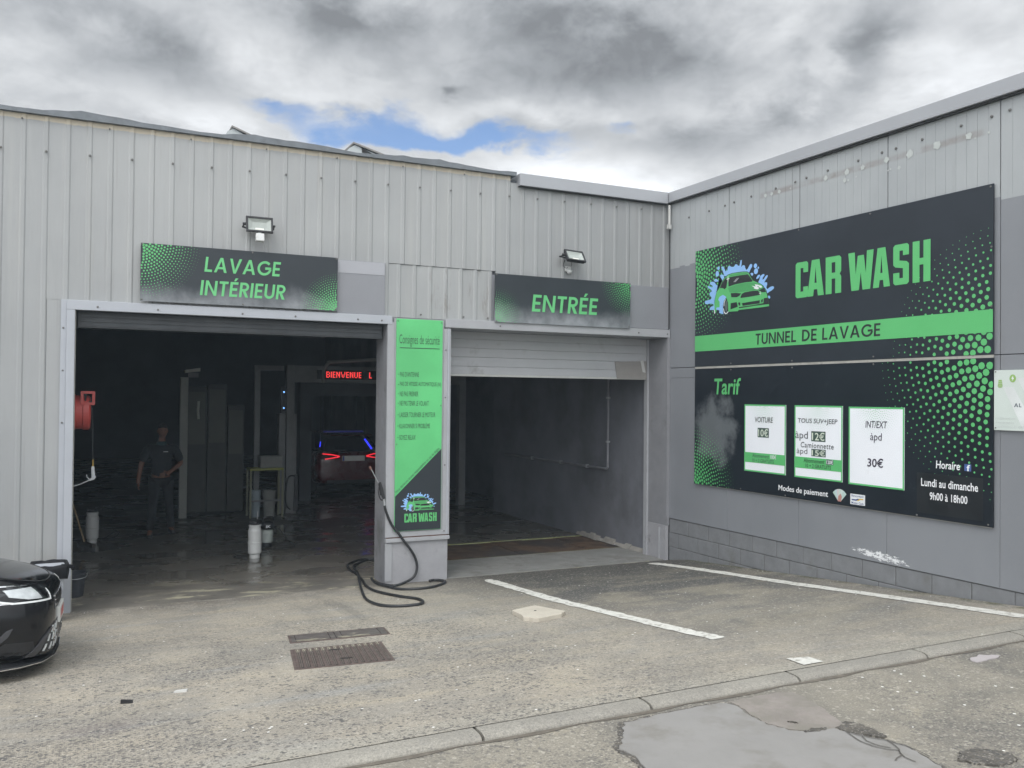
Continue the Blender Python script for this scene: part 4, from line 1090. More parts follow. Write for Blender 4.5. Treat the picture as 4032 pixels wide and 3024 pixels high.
# safety notice on the pillar
nz0, nz1, nx0, nx1 = .648, 3.268, -4.112, -3.503
sg = thing('safety_notice', 'tall green notice headed Consignes de sécurité on the pillar between the doors', 'sign', (-3.81,-.04,nz0))
MB().box(nx0,nx1,-.046,-.0305,nz0,nz1).build('panel', green_m, sg, bevel=.003)
pr = Print(PA(-.0472)); pr.poly([(nx0+.004,nz0+.004),(nx1-.004,nz0+.004),(nx1-.004,1.655),(nx0+.004,1.075)]); pr.build('black_corner', black_m, sg)
pr = Print(PA(-.0480))
put_text(pr, 'Consignes de sécurité', -4.075, -3.545, 2.925, 3.075, -.004)
pr.rect(-4.07, -3.545, 2.905, 2.914)
for st, u1, z in [("PAS D'ANTENNE",-3.815,2.58),('PAS DE VITESSE AUTOMATIQUE (N)',-3.522,2.452),('NE PAS FREINER',-3.822,2.338),('NE PAS TENIR LE VOLANT',-3.682,2.222),('LAISSER TOURNER LE MOTEUR',-3.592,2.08),('KLAXONNER SI PROBLÈME',-3.662,1.942),('SOYEZ RELAX',-3.852,1.800)]:
    h = .060 if '(' not in st else .066
    if 'È' in st: h = .072
    put_text(pr, st, -4.062, u1, z-.028, z-.028+h, 0.0)
    pr.rect(-4.088, -4.072, z-.001, z+.005)
ang = math.atan2(1.655-1.075, nx1-nx0)
put_text(pr, 'Nous déclinons toutes responsabilités en cas de dégâts', -4.085, -4.085+.78, 1.108, 1.150, 0.0, 0, 1.0, ang)
pr.build('lettering', M('notice_ink', (.030,.075,.045), .5, 0, .1, 2), sg)
k2 = .47/1.34
logo(lambda u, v, l: (-4.035+(u-.206)*k2, -.0482-l, .885+(v-3.42)*k2), sg)
pr = Print(PA(-.0482)); put_carwash(pr, -3.985, -3.560, .752, .860); pr.build('brand_lettering', ink_green, sg)
rivet_row(sg, [(-4.095,-.046,3.24),(-3.52,-.046,3.24),(-3.52,-.046,2.2),(-4.095,-.046,1.72)], 'y', r=.007)

# big CAR WASH board
def fB(u0, u1, v0, v1): return (-(u1+.64), -(u0+.64), v0, v1)
y0_, y1_, _, _ = fB(0, 4.425, 0, 0)
sg = board('wash_board', 'big black board reading CAR WASH with a splashing green car on the side wall', mat_sign('board_black', (.024,.029,.037)), (-.030,-.012,y0_,y1_,2.752,4.335), None)
CL = (0, 4.425, 2.752, 4.335)
pr = Print(PB(-.0312))
n1 = halftone(pr, 0, 4.02, 1.02, .056, .0262, CL, .08, .8)
clipR = (2.6, 4.425, 2.752, 4.335)
n2 = halftone(pr, 4.50, 2.74, 1.36, .078, .040, clipR, .10, 1.05, .21)
pr.build('dot_print', ink_green, sg)['kind'] = 'stuff'
pr = Print(PB(-.0324)); pr.rect(0, 4.425, 2.958, 3.170); pr.build('green_band', ink_green, sg)
pr = Print(PB(-.0336)); 
for wd_, a_, b_ in (('TUNNEL',1.215,1.920),('DE',2.01,2.245),('LAVAGE',2.325,3.145)):
    pr = Print(PB(-.0336)); put_geo(pr, wd_, a_, b_, 2.995, 3.132, .035, .12); pr.build('band_word', ink_black, sg)
pr = Print(PB(-.0336)); put_carwash(pr, 1.905, 3.755, 3.508, 3.925); pr.build('lettering', ink_green, sg)
logo(lambda u, v, l: (-.0336-l, -(u+.64), v), sg)
rivet_row(sg, [(-.030,-(u+.64),v) for u, v in ((.55,4.31),(1.95,4.31),(3.0,4.31),(4.40,4.31),(.75,2.775),(1.85,2.775),(3.05,2.78),(4.41,3.2),(4.41,3.75))], 'x')
MB().box(-.026,-.0125,y0_,y1_,2.722,2.7495).build('joint_strip', M('joint_strip', (.36,.35,.32), .7, 0, .25, 6, dirt=(.15,.14,.13), dscale=6), sg)

# tariff board below it
sg = board('tariff_board', 'black price board headed Tarif with three white cards, below the CAR WASH board', black_smudge, (-.028,-.011,y0_,y1_,1.155,2.719), None)
CL = (0, 4.425, 1.155, 2.719)
pr = Print(PB(-.0292))
halftone(pr, 0, 1.16, .86, .050, .0235, CL, .08, .8)
halftone(pr, 4.50, 2.74, 1.50, .078, .040, (2.6,4.425,1.40,2.719), .08, 1.0, .21)
pr.build('dot_print', ink_green, sg)['kind'] = 'stuff'
pr = Print(PB(-.0304)); put_text(pr, 'Tarif', .40, .945, 2.372, 2.585, .018, .10); pr.build('heading', ink_green, sg)
def card(u0, u1, v0, v1):
    a, b_, _, _ = fB(u0, u1, 0, 0)
    c = MB().box(-.0335,-.0285,a,b_,v0,v1).build('price_card', card_m, sg)
    pr = Print(PB(-.0345)); pr.frame(u0, u1, v0, v1, .018); pr.build('card_border', ink_green, c)
    pr = Print(PB(-.0340)); halftone(pr, (u0+u1)/2, v1-.03, .36, .026, .0085, (u0+.03,u1-.03,v0,v1-.02), .16, .8, .3, 6); pr.build('card_dots', ink_pale, c)['kind'] = 'stuff'
    return c
def boxed(c, st, u0, u1, v0, v1, pad=.012):
    pr = Print(PB(-.0352)); pr.rect(u0, u1, v0, v1); pr.build('price_box', ink_darkg, c)
    pr = Print(PB(-.0362)); put_text(pr, st, u0+pad, u1-pad, v0+pad, v1-pad, .012); pr.build('price', M('ink_cream', (.62,.68,.58), .5, 0, .03, 2), c)['kind'] = 'stuff'
c = card(1.022, 1.755, 1.412, 2.250)
pr = Print(PB(-.0352)); pr.rect(1.036, 1.741, 1.525, 1.650); pr.build('green_stripe', ink_green, c)
pr = Print(PB(-.0364)); put_text(pr, 'VOITURE', 1.212, 1.540, 2.030, 2.096, .004, .10); pr.build('card_heading', ink_black, c)
boxed(c, '10€', 1.268, 1.468, 1.845, 1.962)
pr = Print(PB(-.0364)); put_text(pr, 'Abonnement', 1.175, 1.475, 1.592, 1.640, .004, .08); put_text(pr, '10 + 2 GRATUITS', 1.175, 1.56, 1.534, 1.578, .008, .04); pr.build('stripe_text', ink_darkg, c)
pr = Print(PB(-.0376)); put_text(pr, '100€', 1.500, 1.598, 1.592, 1.640, .015); pr.build('stripe_price', ink_white, c)
c = card(1.900, 2.632, 1.408, 2.250)
pr = Print(PB(-.0352)); pr.rect(1.914, 2.618, 1.520, 1.650); pr.build('green_stripe', ink_green, c)
pr = Print(PB(-.0364)); put_text(pr, 'TOUS SUV+JEEP', 1.952, 2.562, 2.030, 2.100, .003, .10); pr.build('card_heading', ink_black, c)
boxed(c, '12€', 2.168, 2.385, 1.840, 1.956)
boxed(c, '15€', 2.170, 2.390, 1.668, 1.752, .008)
pr = Print(PB(-.0364)); put_text(pr, 'àpd', 1.918, 2.115, 1.838, 1.948, -.004); put_text(pr, 'àpd', 1.940, 2.108, 1.668, 1.752, -.004); put_text(pr, 'Camionnette', 2.000, 2.512, 1.762, 1.825, .004, .10, 1.1)
put_text(pr, 'Abonnement', 2.05, 2.375, 1.590, 1.640, .004, .08); put_text(pr, '10 + 2 GRATUITS', 2.08, 2.47, 1.534, 1.578, .008, .04); pr.build('card_text', ink_black, c)
pr = Print(PB(-.0370)); pr.rect(2.398, 2.505, 1.588, 1.645); pr.build('price_box', ink_darkg, c)
pr = Print(PB(-.0380)); put_text(pr, '120€', 2.404, 2.500, 1.594, 1.640, .015); pr.build('stripe_price', ink_white, c)
c = card(2.720, 3.450, 1.400, 2.245)
pr = Print(PB(-.0364)); put_text(pr, 'INT/EXT', 2.952, 3.238, 2.024, 2.098, .004, .10); put_text(pr, 'àpd', 3.015, 3.170, 1.868, 1.972, 0, .05); put_text(pr, '30€', 2.980, 3.190, 1.610, 1.705, .014, .03); pr.build('card_text', M('ink_violet', (.035,.025,.05), .5), c)
pr = Print(PB(-.0316)); put_text(pr, 'Modes de paiement', 1.632, 2.425, 1.205, 1.290, .012, .04)
put_text(pr, 'Horaire', 3.822, 4.090, 1.655, 1.732, .014, .06); put_text(pr, 'Lundi au dimanche', 3.652, 4.278, 1.468, 1.546, .012); put_text(pr, '9h00 à 18h00', 3.752, 4.168, 1.340, 1.416, .012)
pr.build('lettering', M('ink_bright_white', (.80,.81,.83), .45, 0, .02, 2), sg)
pr = Print(PB(-.0308)); pr.rect(3.60, 4.33, 1.20, 1.60); pr.build('cover_sheet', M('sheet_black', (.010,.012,.015), .4, 0, .06, 2), sg)
# payment pictures
c = MB().box(-.0325,-.0302,-(4.205+.64),-(4.135+.64),1.655,1.720).build('social_badge', M('badge_blue', (.06,.11,.30), .5), sg)
pr = Print(PB(-.0335)); put_text(pr, 'f', 4.160, 4.195, 1.655, 1.714, .03); pr.build('badge_letter', ink_white, c)
c = MB().box(-.0315,-.0285,-(2.945+.64),-(2.745+.64),1.185,1.298).build('payment_badge', ink_white, sg)
pr = Print(PB(-.0326)); put_text(pr, 'Bancontact', 2.762, 2.928, 1.268, 1.291, .01); put_text(pr, 'Mister Cash', 2.762, 2.928, 1.192, 1.215, .01)
pr.poly([(2.765,1.228),(2.83,1.228),(2.875,1.252),(2.85,1.252),(2.82,1.242),(2.765,1.242)]); pr.build('badge_lettering', M('badge_navy', (.02,.05,.20), .5), c)
pr = Print(PB(-.0326)); pr.poly([(2.835,1.228),(2.86,1.228),(2.885,1.243),(2.925,1.243),(2.925,1.256),(2.878,1.256)]); pr.build('badge_stripe', M('badge_yellow', (.65,.45,.05), .5), c)
fan = bpy.data.objects.new('banknote_print', None); COL.objects.link(fan); fan.parent = sg; fan.location = Vector((-.031,-3.23,1.2))-sg.location
base = (2.59, 1.205)
for k, (a, colr) in enumerate([(38,(.42,.55,.50)),(22,(.45,.56,.58)),(6,(.55,.50,.50)),(-10,(.46,.56,.50)),(-26,(.50,.58,.55)),(-40,(.42,.55,.52))]):
    pr = Print(PB(-.0300-.0003*k)); ca, sa = math.cos(R(a+90)), math.sin(R(a+90))
    pts = [(-.02,.0),(.02,.0),(.027,.125),(-.027,.125)]
    pr.poly([(base[0]+px*sa+py*ca, base[1]-px*ca+py*sa) for px, py in pts]); pr.build('banknote', M('note_%d' % k, colr, .6), fan)
pr = Print(PB(-.0322)); pr.poly([(2.565,1.195),(2.615,1.195),(2.625,1.25),(2.605,1.285),(2.575,1.25)]); pr.build('banknote', M('note_red', (.42,.20,.17), .6), fan)
rivet_row(sg, [(-.028,-(u+.64),v) for u, v in ((.75,2.695),(1.85,2.695),(3.05,2.70),(.95,1.175),(1.75,1.172),(3.6,1.17),(4.38,1.175))], 'x')
o_ = MB()
mb = MB().box(-.0125,-.004,y0_+.02,y1_-.3,1.145,1.1545); mb.build('edge_bead', M('joint_strip', (.36,.35,.32)), sg)

# white notice beyond the boards
sg = board('white_notice', 'white sign with green solar icons at the right edge of the boards', white_sign_m, (-.022,-.008,-7.1,-5.072,2.055,2.605), None)
pr = Print(PB(-.0232)); pr.poly([(4.52,2.45),(4.62,2.45),(4.85,2.056),(4.72,2.056)]); pr.poly([(4.66,2.53),(4.74,2.53),(4.98,2.12),(4.93,2.056),(4.90,2.056)]); pr.build('pale_stripe', M('stripe_white', (.66,.69,.68), .4), sg)
pr = Print(PB(-.0240))
pr.poly([(4.468,2.455),(4.518,2.455),(4.508,2.515),(4.478,2.515)]); pr.rect(4.475,4.511,2.445,2.452)
for k in range(14): pr.rect(4.487+.006*math.cos(k)-.002, 4.487+.006*math.cos(k)+.002, 2.54, 2.545) if False else None
pr.disc(4.615, 2.527, .031, .036, 16)
pr.build('icon', M('leaf_green', (.28,.46,.13), .5), sg)
pr = Print(PB(-.0250)); pr.poly([(4.620,2.555),(4.601,2.524),(4.613,2.524),(4.608,2.500),(4.630,2.533),(4.617,2.533)]); pr.build('icon_flash', ink_white, sg)
for k in range(3):
    pr = Print(PB(-.0250)); pr.rect(4.470+.0008*k, 4.516-.0008*k, 2.466+.015*k, 2.469+.015*k); pr.build('icon_line', white_sign_m, sg)
pr = Print(PB(-.0240)); put_geo(pr, 'A', 4.628, 4.668, 2.268, 2.302); put_geo(pr, 'L', 4.676, 4.698, 2.268, 2.302); pr.build('lettering', M('ink_slate', (.05,.06,.09), .5), sg)
pr = Print(PB(-.0240)); put_text(pr, 'info@alcotel.com', 4.448, 4.640, 2.150, 2.175, -.01); put_text(pr, 'www.alcotel.be', 4.448, 4.625, 2.115, 2.138, -.01); put_text(pr, "Rue d'Abhooz 31 4040", 4.448, 4.72, 2.078, 2.100, -.01); pr.build('small_print', M('ink_faint', (.48,.52,.51), .5), sg)
rivet_row(sg, [(-.022,-5.088,2.59),(-.022,-5.088,2.075)], 'x', r=.006)

# ------------------------------------------------------------------ flood lamps
def flood(label, c, w_, h_, tilt, roll, loc):
    """housing with white lens, built facing -y at the origin, then tilted"""
    t = thing('flood_lamp', label, 'flood lamp', loc, 'flood lamps over the doors', (tilt, roll, 0))
    mb = MB()
    o_, i_ = (w_/2, h_/2), (w_/2-.022, h_/2-.022)
    mb.box(-o_[0],o_[0],-.014,.018,-o_[1],-i_[1]).box(-o_[0],o_[0],-.014,.018,i_[1],o_[1]).box(-o_[0],-i_[0],-.014,.018,-i_[1],i_[1]).box(i_[0],o_[0],-.014,.018,-i_[1],i_[1])
    mb.build('frame', black_pl, t, world=False, bevel=.004)
    MB().box(-o_[0]+.01,o_[0]-.01,.019,.045,-o_[1]+.01,o_[1]-.01).build('housing', black_pl, t, world=False, bevel=.006)
    mb = MB()
    for k in range(7): x = -o_[0]+.04+k*(w_-.08)/6; mb.box(x-.003,x+.003,.046,.062,-o_[1]+.03,o_[1]-.03)
    mb.build('cooling_fin', black_pl, t, world=False)
    # bowl behind the glass
    mb = MB(); a, b_ = i_, (i_[0]*.62, i_[1]*.5)
    A = [(-a[0],-.004,-a[1]),(a[0],-.004,-a[1]),(a[0],-.004,a[1]),(-a[0],-.004,a[1])]; B_ = [(-b_[0],.016,-b_[1]),(b_[0],.016,-b_[1]),(b_[0],.016,b_[1]),(-b_[0],.016,b_[1])]
    mb.raw(A+B_, [[0,1,5,4],[1,2,6,5],[2,3,7,6],[3,0,4,7],[4,5,6,7]]); mb.build('reflector', lens_m, t, world=False)
    MB().box(-b_[0]*.6,b_[0]*.6,.0,.0155,-b_[1]-.028,-b_[1]-.006).build('led_strip', M('led_white', (.72,.72,.66), .4), t, world=False)
    return t
f1 = flood('black flood lamp with white square motion sensor, over the long LAVAGE sign', None, .30, .185, R(-12), 0, (-5.79,-.13,4.255))
MB().box(-.047,.047,-.028,.028,-.205,-.112).build('motion_sensor', white_pl, f1, world=False, bevel=.010)
MB().box(-.018,.018,.005,.03,-.112,-.08).build('sensor_arm', white_pl, f1, world=False)
mb = MB().tube([(-.165,.02,0),(-.175,.09,-.005),(-.05,.13,-.02)], .010, 6).tube([(.165,.02,0),(.175,.09,-.005),(.05,.13,-.02)], .010, 6); mb.build('bracket', black_pl, f1, world=False)
mb = MB().lathe([(.016,-.185),(.016,-.152)], (0,.01,0), 10, 'x').lathe([(.012,.152),(.012,.178)], (0,.01,0), 10, 'x'); mb.build('knob', black_pl, f1, world=False)
f2 = flood('tilted black flood lamp with small dome sensor on a wire, over the ENTRÉE sign', None, .285, .195, R(-38), R(3), (-1.66,-.16,4.215))
mb = MB().tube([(-.16,.02,.0),(-.17,.10,.06),(-.05,.135,.09)], .010, 6).tube([(.16,.02,0),(.165,.10,.06),(.05,.135,.09)], .010, 6); mb.build('bracket', black_pl, f2, world=False)
mb = MB().lathe([(.017,-.19),(.017,-.146)], (0,.01,0), 10, 'x'); mb.build('knob', black_pl, f2, world=False)
ds = thing('dome_sensor', 'small round white motion sensor under the tilted flood lamp', 'sensor', (-1.68,-.045,4.05))
MB().box(-1.72,-1.64,-.02,.018,4.02,4.09).build('base', white_pl, ds, bevel=.008)
MB().lathe([(.001,-.052),(.024,-.045),(.036,-.025),(.038,0.0)], (-1.67,-.03,4.035), 16, 'z').build('dome', white_pl, ds, smooth=True)
MB().tube(smoothpath([(-1.78,-.10,4.16),(-1.79,-.07,4.09),(-1.74,-.05,4.06),(-1.70,-.035,4.07)],5), .0045, 6).tube(smoothpath([(-1.70,-.12,4.14),(-1.67,-.09,4.10),(-1.655,-.04,4.09)],5), .004, 6).build('cable', black_pl, ds)

# ------------------------------------------------------------------ high pressure hose with lance
hs = thing('pressure_hose', 'black high pressure hose coiled round the pillar foot with lance hung against the pillar', 'hose', (-4.25,-.06,0))
g1 = [(-4.244,-.060,.975),(-4.225,-.058,.90),(-4.150,-.050,.738),(-4.075,-.066,.640),(-3.985,-.072,.517),(-3.888,-.062,.393),(-3.828,-.058,.271),(-3.822,-.065,.165),(-3.868,-.075,.075),(-3.995,-.115,.030),(-4.174,-.285,.040),(-4.262,-.13,.030),(-4.300,.12,.016),(-4.27,.36,.014)]
MB().tube(smoothpath(g1, 7), .0155, 10).build('hose', rubber_m, hs, smooth=True)
g3 = [(-3.83,1.62,.016),(-3.97,1.67,.016),(-4.17,1.53,.016),(-4.329,1.284,.016),(-4.379,.944,.016),(-4.37,.698,.016),(-4.41,.287,.016),(-4.480,-.125,.030),(-4.505,-.593,.064),(-4.412,-1.120,.108),(-4.311,-1.413,.132),(-4.319,-1.635,.151),(-4.413,-1.794,.163),(-4.632,-1.772,.159),(-4.774,-1.572,.142),(-4.774,-1.110,.103),(-4.640,-.482,.056),(-4.50,.109,.040),(-4.38,.60,.044),(-4.30,1.07,.040),(-4.14,1.384,.018),(-3.95,1.59,.016),(-3.86,1.50,.016)]
MB().tube(smoothpath(g3, 6), .0155, 10).build('hose', rubber_m, hs, smooth=True)
g2 = [(-4.33,-.02,.03),(-4.285,-.30,.045),(-4.230,-.582,.064),(-4.078,-.709,.076),(-3.880,-.711,.079),(-3.674,-.546,.067),(-3.565,-.374,.054),(-3.560,-.215,.041),(-3.62,-.15,.036),(-3.70,-.19,.040)]
MB().tube(smoothpath(g2, 7), .0155, 10).build('hose', rubber_m, hs, smooth=True)
lg = bpy.data.objects.new('lance', None); COL.objects.link(lg); lg.parent = hs; lg.location = Vector((-4.3,-.05,1.2))-hs.location
MB().tube([(-4.412,-.030,1.425),(-4.365,-.040,1.335),(-4.310,-.05,1.225)], .0065, 8).build('lance_tube', steel_m, lg)
MB().tube([(-4.428,-.028,1.452),(-4.410,-.031,1.418)], .014, 8).build('nozzle', M('nozzle_brown', (.16,.07,.05), .6), lg)
MB().prism([(-4.325,-.066,1.255),(-4.295,-.066,1.262),(-4.262,-.066,1.175),(-4.238,-.066,1.06),(-4.262,-.066,1.052),(-4.288,-.066,1.12),(-4.312,-.066,1.19)], (0,.036,0)).build('gun', black_pl, lg, bevel=.004)
mb = MB().tube(smoothpath([(-4.315,-.048,1.20),(-4.318,-.048,1.13),(-4.300,-.048,1.065),(-4.275,-.048,1.04),(-4.255,-.048,1.055)], 5), .007, 6).box(-4.30,-4.285,-.056,-.04,1.10,1.17)
mb.build('trigger', black_pl, lg)
MB().tube([(-4.250,-.050,1.058),(-4.243,-.056,.965)], .014, 10).build('coupling', steel_m, lg)

# ------------------------------------------------------------------ metal covers in the forecourt
def tilt_frame(cx, cy, ang):
    """matrix that lays local x/y on the ramp at (cx, cy)"""
    ex = Vector((1,0,.0104)).normalized(); ey = Vector((0,1,-.083)); n = ex.cross(ey).normalized(); ey = n.cross(ex)
    c, s = math.cos(ang), math.sin(ang)
    a = ex*c+ey*s; b = -ex*s+ey*c
    m = Matrix.Identity(4)
    for i in range(3): m[i][0], m[i][1], m[i][2] = a[i], b[i], n[i]
    m[0][3], m[1][3], m[2][3] = cx, cy, gz(cx, cy)
    return m
F_ = tilt_frame(-5.745, -3.67, R(-9.5))
gr = thing('drain_grate', 'rusty cast iron drain grate with rows of studs in the forecourt', 'drain cover', (-5.745,-3.67,gz(-5.745,-3.67)))
gw, gd = .735, .74
def laid(mb, name, m, parent, F, **k): mb.xf(F); return mb.build(name, m, parent, **k)
mb = MB(); t_ = .022
mb.box(-gw/2,gw/2,-gd/2,-gd/2+t_,-.04,.006).box(-gw/2,gw/2,gd/2-t_,gd/2,-.04,.006).box(-gw/2,-gw/2+t_,-gd/2+t_,gd/2-t_,-.04,.006).box(gw/2-t_,gw/2,-gd/2+t_,gd/2-t_,-.04,.006)
laid(mb, 'frame', iron_m, gr, F_)
laid(MB().box(-gw/2+t_,gw/2-t_,-gd/2+t_,gd/2-t_,.0035,.0045), 'pit', iron_dk, gr, F_)
nb = 14; bw = (gw-2*t_)/nb
st_ = MB(); sl_ = MB()
for i in range(nb):
    x0 = -gw/2+t_+i*bw
    laid(MB().box(x0+.002,x0+bw*.40,-gd/2+t_+.001,gd/2-t_-.001,.0047,.0085), 'bar', iron_m, gr, F_)
    n = 30
    for k in range(n):
        y = -gd/2+t_+.012+k*(gd-2*t_-.02)/n
        st_.box(x0+bw*.46,x0+bw*.66,y,y+.008,.0047,.009); st_.box(x0+bw*.74,x0+bw*.94,y+.012,y+.019,.0047,.009)
    sl_.box(x0+bw*.42,x0+bw*.98,gd/2-t_-.075-random.random()*.05,gd/2-t_-.002,.0046,.0058)
laid(st_, 'stud', M('stud_iron', (.15, .125, .11), .7, .2, .3, 20), gr, F_)['kind'] = 'stuff'
laid(sl_, 'silt', silt_m, gr, F_)['kind'] = 'stuff'
mb = MB()
for (a, b_) in ((-.03,.20),(.03,-.16)): mb.box(a-.045,a+.045,b_-.022,b_+.022,.0047,.0100)
laid(mb, 'lift_plate', iron_dk, gr, F_, bevel=.002)
F2 = tilt_frame(-5.545, -2.86, R(-8.5))
cv = thing('meter_cover', 'narrow worn steel cover plate just above the rusty drain grate', 'drain cover', (-5.545,-2.86,gz(-5.545,-2.86)))
cw, chh = .845, .345
mb = MB(); mb.box(-cw/2,cw/2,-chh/2,-chh/2+.018,-.04,.007).box(-cw/2,cw/2,chh/2-.018,chh/2,-.04,.007).box(-cw/2,-cw/2+.018,-chh/2+.018,chh/2-.018,-.04,.007).box(cw/2-.018,cw/2,-chh/2+.018,chh/2-.018,-.04,.007)
laid(mb, 'frame', iron_m, cv, F2)
for (a, b_) in ((-cw/2+.0185,-cw/2+.052),(-cw/2+.058,-.085),(-.078,-.035),(-.028,.020),(.027,cw/2-.075),(cw/2-.068,cw/2-.0185)):
    laid(MB().box(a,b_,-chh/2+.021,chh/2-.021,.003,.0068+random.uniform(-.0008,.0006)), 'plate', cover_m, cv, F2)
laid(MB().box(-cw/2+.0185,cw/2-.0185,-chh/2+.0185,chh/2-.0185,-.02,.0025), 'bed', iron_dk, cv, F2)
mb = MB()
for k in range(26):
    x = -cw/2+.06+random.random()*(cw*.72); y = -chh/2+.026+random.random()*.05; r_ = .008+random.random()*.02
    mb.poly([(x+r_*2.2*math.cos(2*PI*j/7), y+r_*.6*math.sin(2*PI*j/7), .0085) for j in range(7)])
laid(mb, 'silt', M('silt_pale', (.30,.275,.21), .9, 0, .2, 20), cv, F2, fix=False)['kind'] = 'stuff'
# loose concrete slab
sb = [(-3.86,-2.86),(-3.56,-2.74),(-3.47,-3.20),(-3.58,-3.30),(-3.86,-3.38),(-3.93,-3.24)]
pts = [(p.x+random.uniform(-.008,.008), p.y+random.uniform(-.008,.008)) for q0, q1 in zip(sb, sb[1:]+sb[:1]) for p in [Vector((*q0,0)).lerp(Vector((*q1,0)), f) for f in (0,.33,.66)]]
sl = thing('paving_slab', 'pale broken concrete slab lying loose left of the lane line', 'slab', (-3.7,-3.05,gz(-3.7,-3.05)))
MB().prism([(x,y,gz(x,y)-.004) for x, y in pts], (0,0,.044)).build('slab', slab_m, sl, bevel=.006)
MB().lathe([(.013,0),(.013,.0015)], (-3.70,-3.02,gz(-3.70,-3.02)+.0405), 10).build('hole', gap_m, sl)
# litter
o = MB().hexa([(-7.34,-4.265,.0),(-7.27,-4.285,.0),(-7.265,-4.262,.0),(-7.335,-4.242,.0),(-7.34,-4.265,.022),(-7.27,-4.285,.016),(-7.265,-4.262,.016),(-7.335,-4.242,.022)]).build('litter_scrap', black_pl)
o.location.z = gz(-7.3,-4.27)+.001; tag(o, 'small black plastic scrap lying on the forecourt', 'litter')
o = MB().hexa([(-7.01,-4.16,0),(-6.93,-4.18,0),(-6.92,-4.15,0),(-6.99,-4.125,0),(-7.01,-4.16,.010),(-6.93,-4.18,.018),(-6.92,-4.15,.014),(-6.99,-4.125,.006)]).build('paper_scrap', M('paper_grey', (.50,.50,.48), .8))
o.location.z = gz(-6.96,-4.15)+.001; tag(o, 'crumpled pale paper scrap on the forecourt, right of the black plastic', 'litter')

# ------------------------------------------------------------------ rubbish bin behind the black car
bn = thing('rubbish_bin', 'grey bin lined with a black bag, between the black car and the door jamb', 'bin', (-7.86,-.36,gz(-7.86,-.36)))
z0 = gz(-7.86,-.36)
MB().hexa([(-7.97,-.47,z0),(-7.755,-.47,z0),(-7.755,-.24,z0),(-7.97,-.24,z0),(-8.01,-.52,z0+.56),(-7.715,-.52,z0+.56),(-7.715,-.20,z0+.56),(-8.01,-.20,z0+.56)]).build('bin_body', bin_m, bn, bevel=.012)
mb = MB(); ring = []
n = 28
for lev, (ins, zz) in enumerate([(.016,.445),(.030,.50),(.034,.555),(.020,.588),(-.005,.575),(-.03,.36)]):
    for k in range(n):
        a = 2*PI*k/n; ca, sa = math.cos(a), math.sin(a); m_ = max(abs(ca), abs(sa))
        rx, ry = (.147+ins)/1, (.16+ins)/1
        wv = random.uniform(-.010,.010) if lev not in (3,) else random.uniform(-.006,.006)
        dz_ = random.uniform(-.02,.012) if lev == 0 else random.uniform(-.006,.006)
        mb.v.append((-7.862+ca/m_*rx*(.94 if min(abs(ca),abs(sa))/m_ > .8 else 1)+wv, -.36+sa/m_*ry+wv, z0+zz+dz_))
for l in range(5):
    for k in range(n):
        k2 = (k+1) % n; mb.f.append([l*n+k, l*n+k2, (l+1)*n+k2, (l+1)*n+k])
mb.f.append([5*n+k for k in range(n)])
mb.tube(smoothpath([(-7.75,-.50,z0+.575),(-7.68,-.49,z0+.565),(-7.64,-.45,z0+.545),(-7.645,-.43,z0+.525)],4), [.02]*13, 7)
mb.build('bin_bag', bag_m, bn, smooth=True)

# ------------------------------------------------------------------ cars
def loft(secs, cap=True):
    """secs: list of half sections [(y,z)...] with x; mirrored and skinned"""
    mb = MB(); n = None; rings = []
    for x, half in secs:
        ring = [(x, y, z) for y, z in half] + [(x, -y, z) for y, z in half[::-1] if y > 1e-6]
        if half[0][0] < 1e-6: pass
        n = len(ring); rings.append(ring)
    for ring in rings: mb.v += ring
    for i in range(len(rings)-1):
        for k in range(n):
            k2 = (k+1) % n; mb.f.append([i*n+k, i*n+k2, (i+1)*n+k2, (i+1)*n+k])
    if cap:
        mb.f.append(list(range(n))); mb.f.append([(len(rings)-1)*n+k for k in range(n)][::-1])
    return mb
def subsurf_mesh(mb, name, lv=2):
    ob = mb.build('tmp', black_pl, None, smooth=True); md = ob.modifiers.new('s', 'SUBSURF'); md.levels = lv; md.render_levels = lv
    me = evaluated_mesh(ob); bpy.data.objects.remove(ob); me.name = name
    for p in me.polygons: p.use_smooth = True
    me.materials.clear(); return me
def half_sec(w, zb, zs, zt):
    return [(0,zb),(w*.80,zb),(w*.95,zb+.05),(w*.995,zb+(zs-zb)*.35),(w,zb+(zs-zb)*.62),(w*.985,zs-.05),(w*.93,zs+.005),(w*.80,zs+(zt-zs)*.6),(w*.42,zt-.008),(0,zt)]
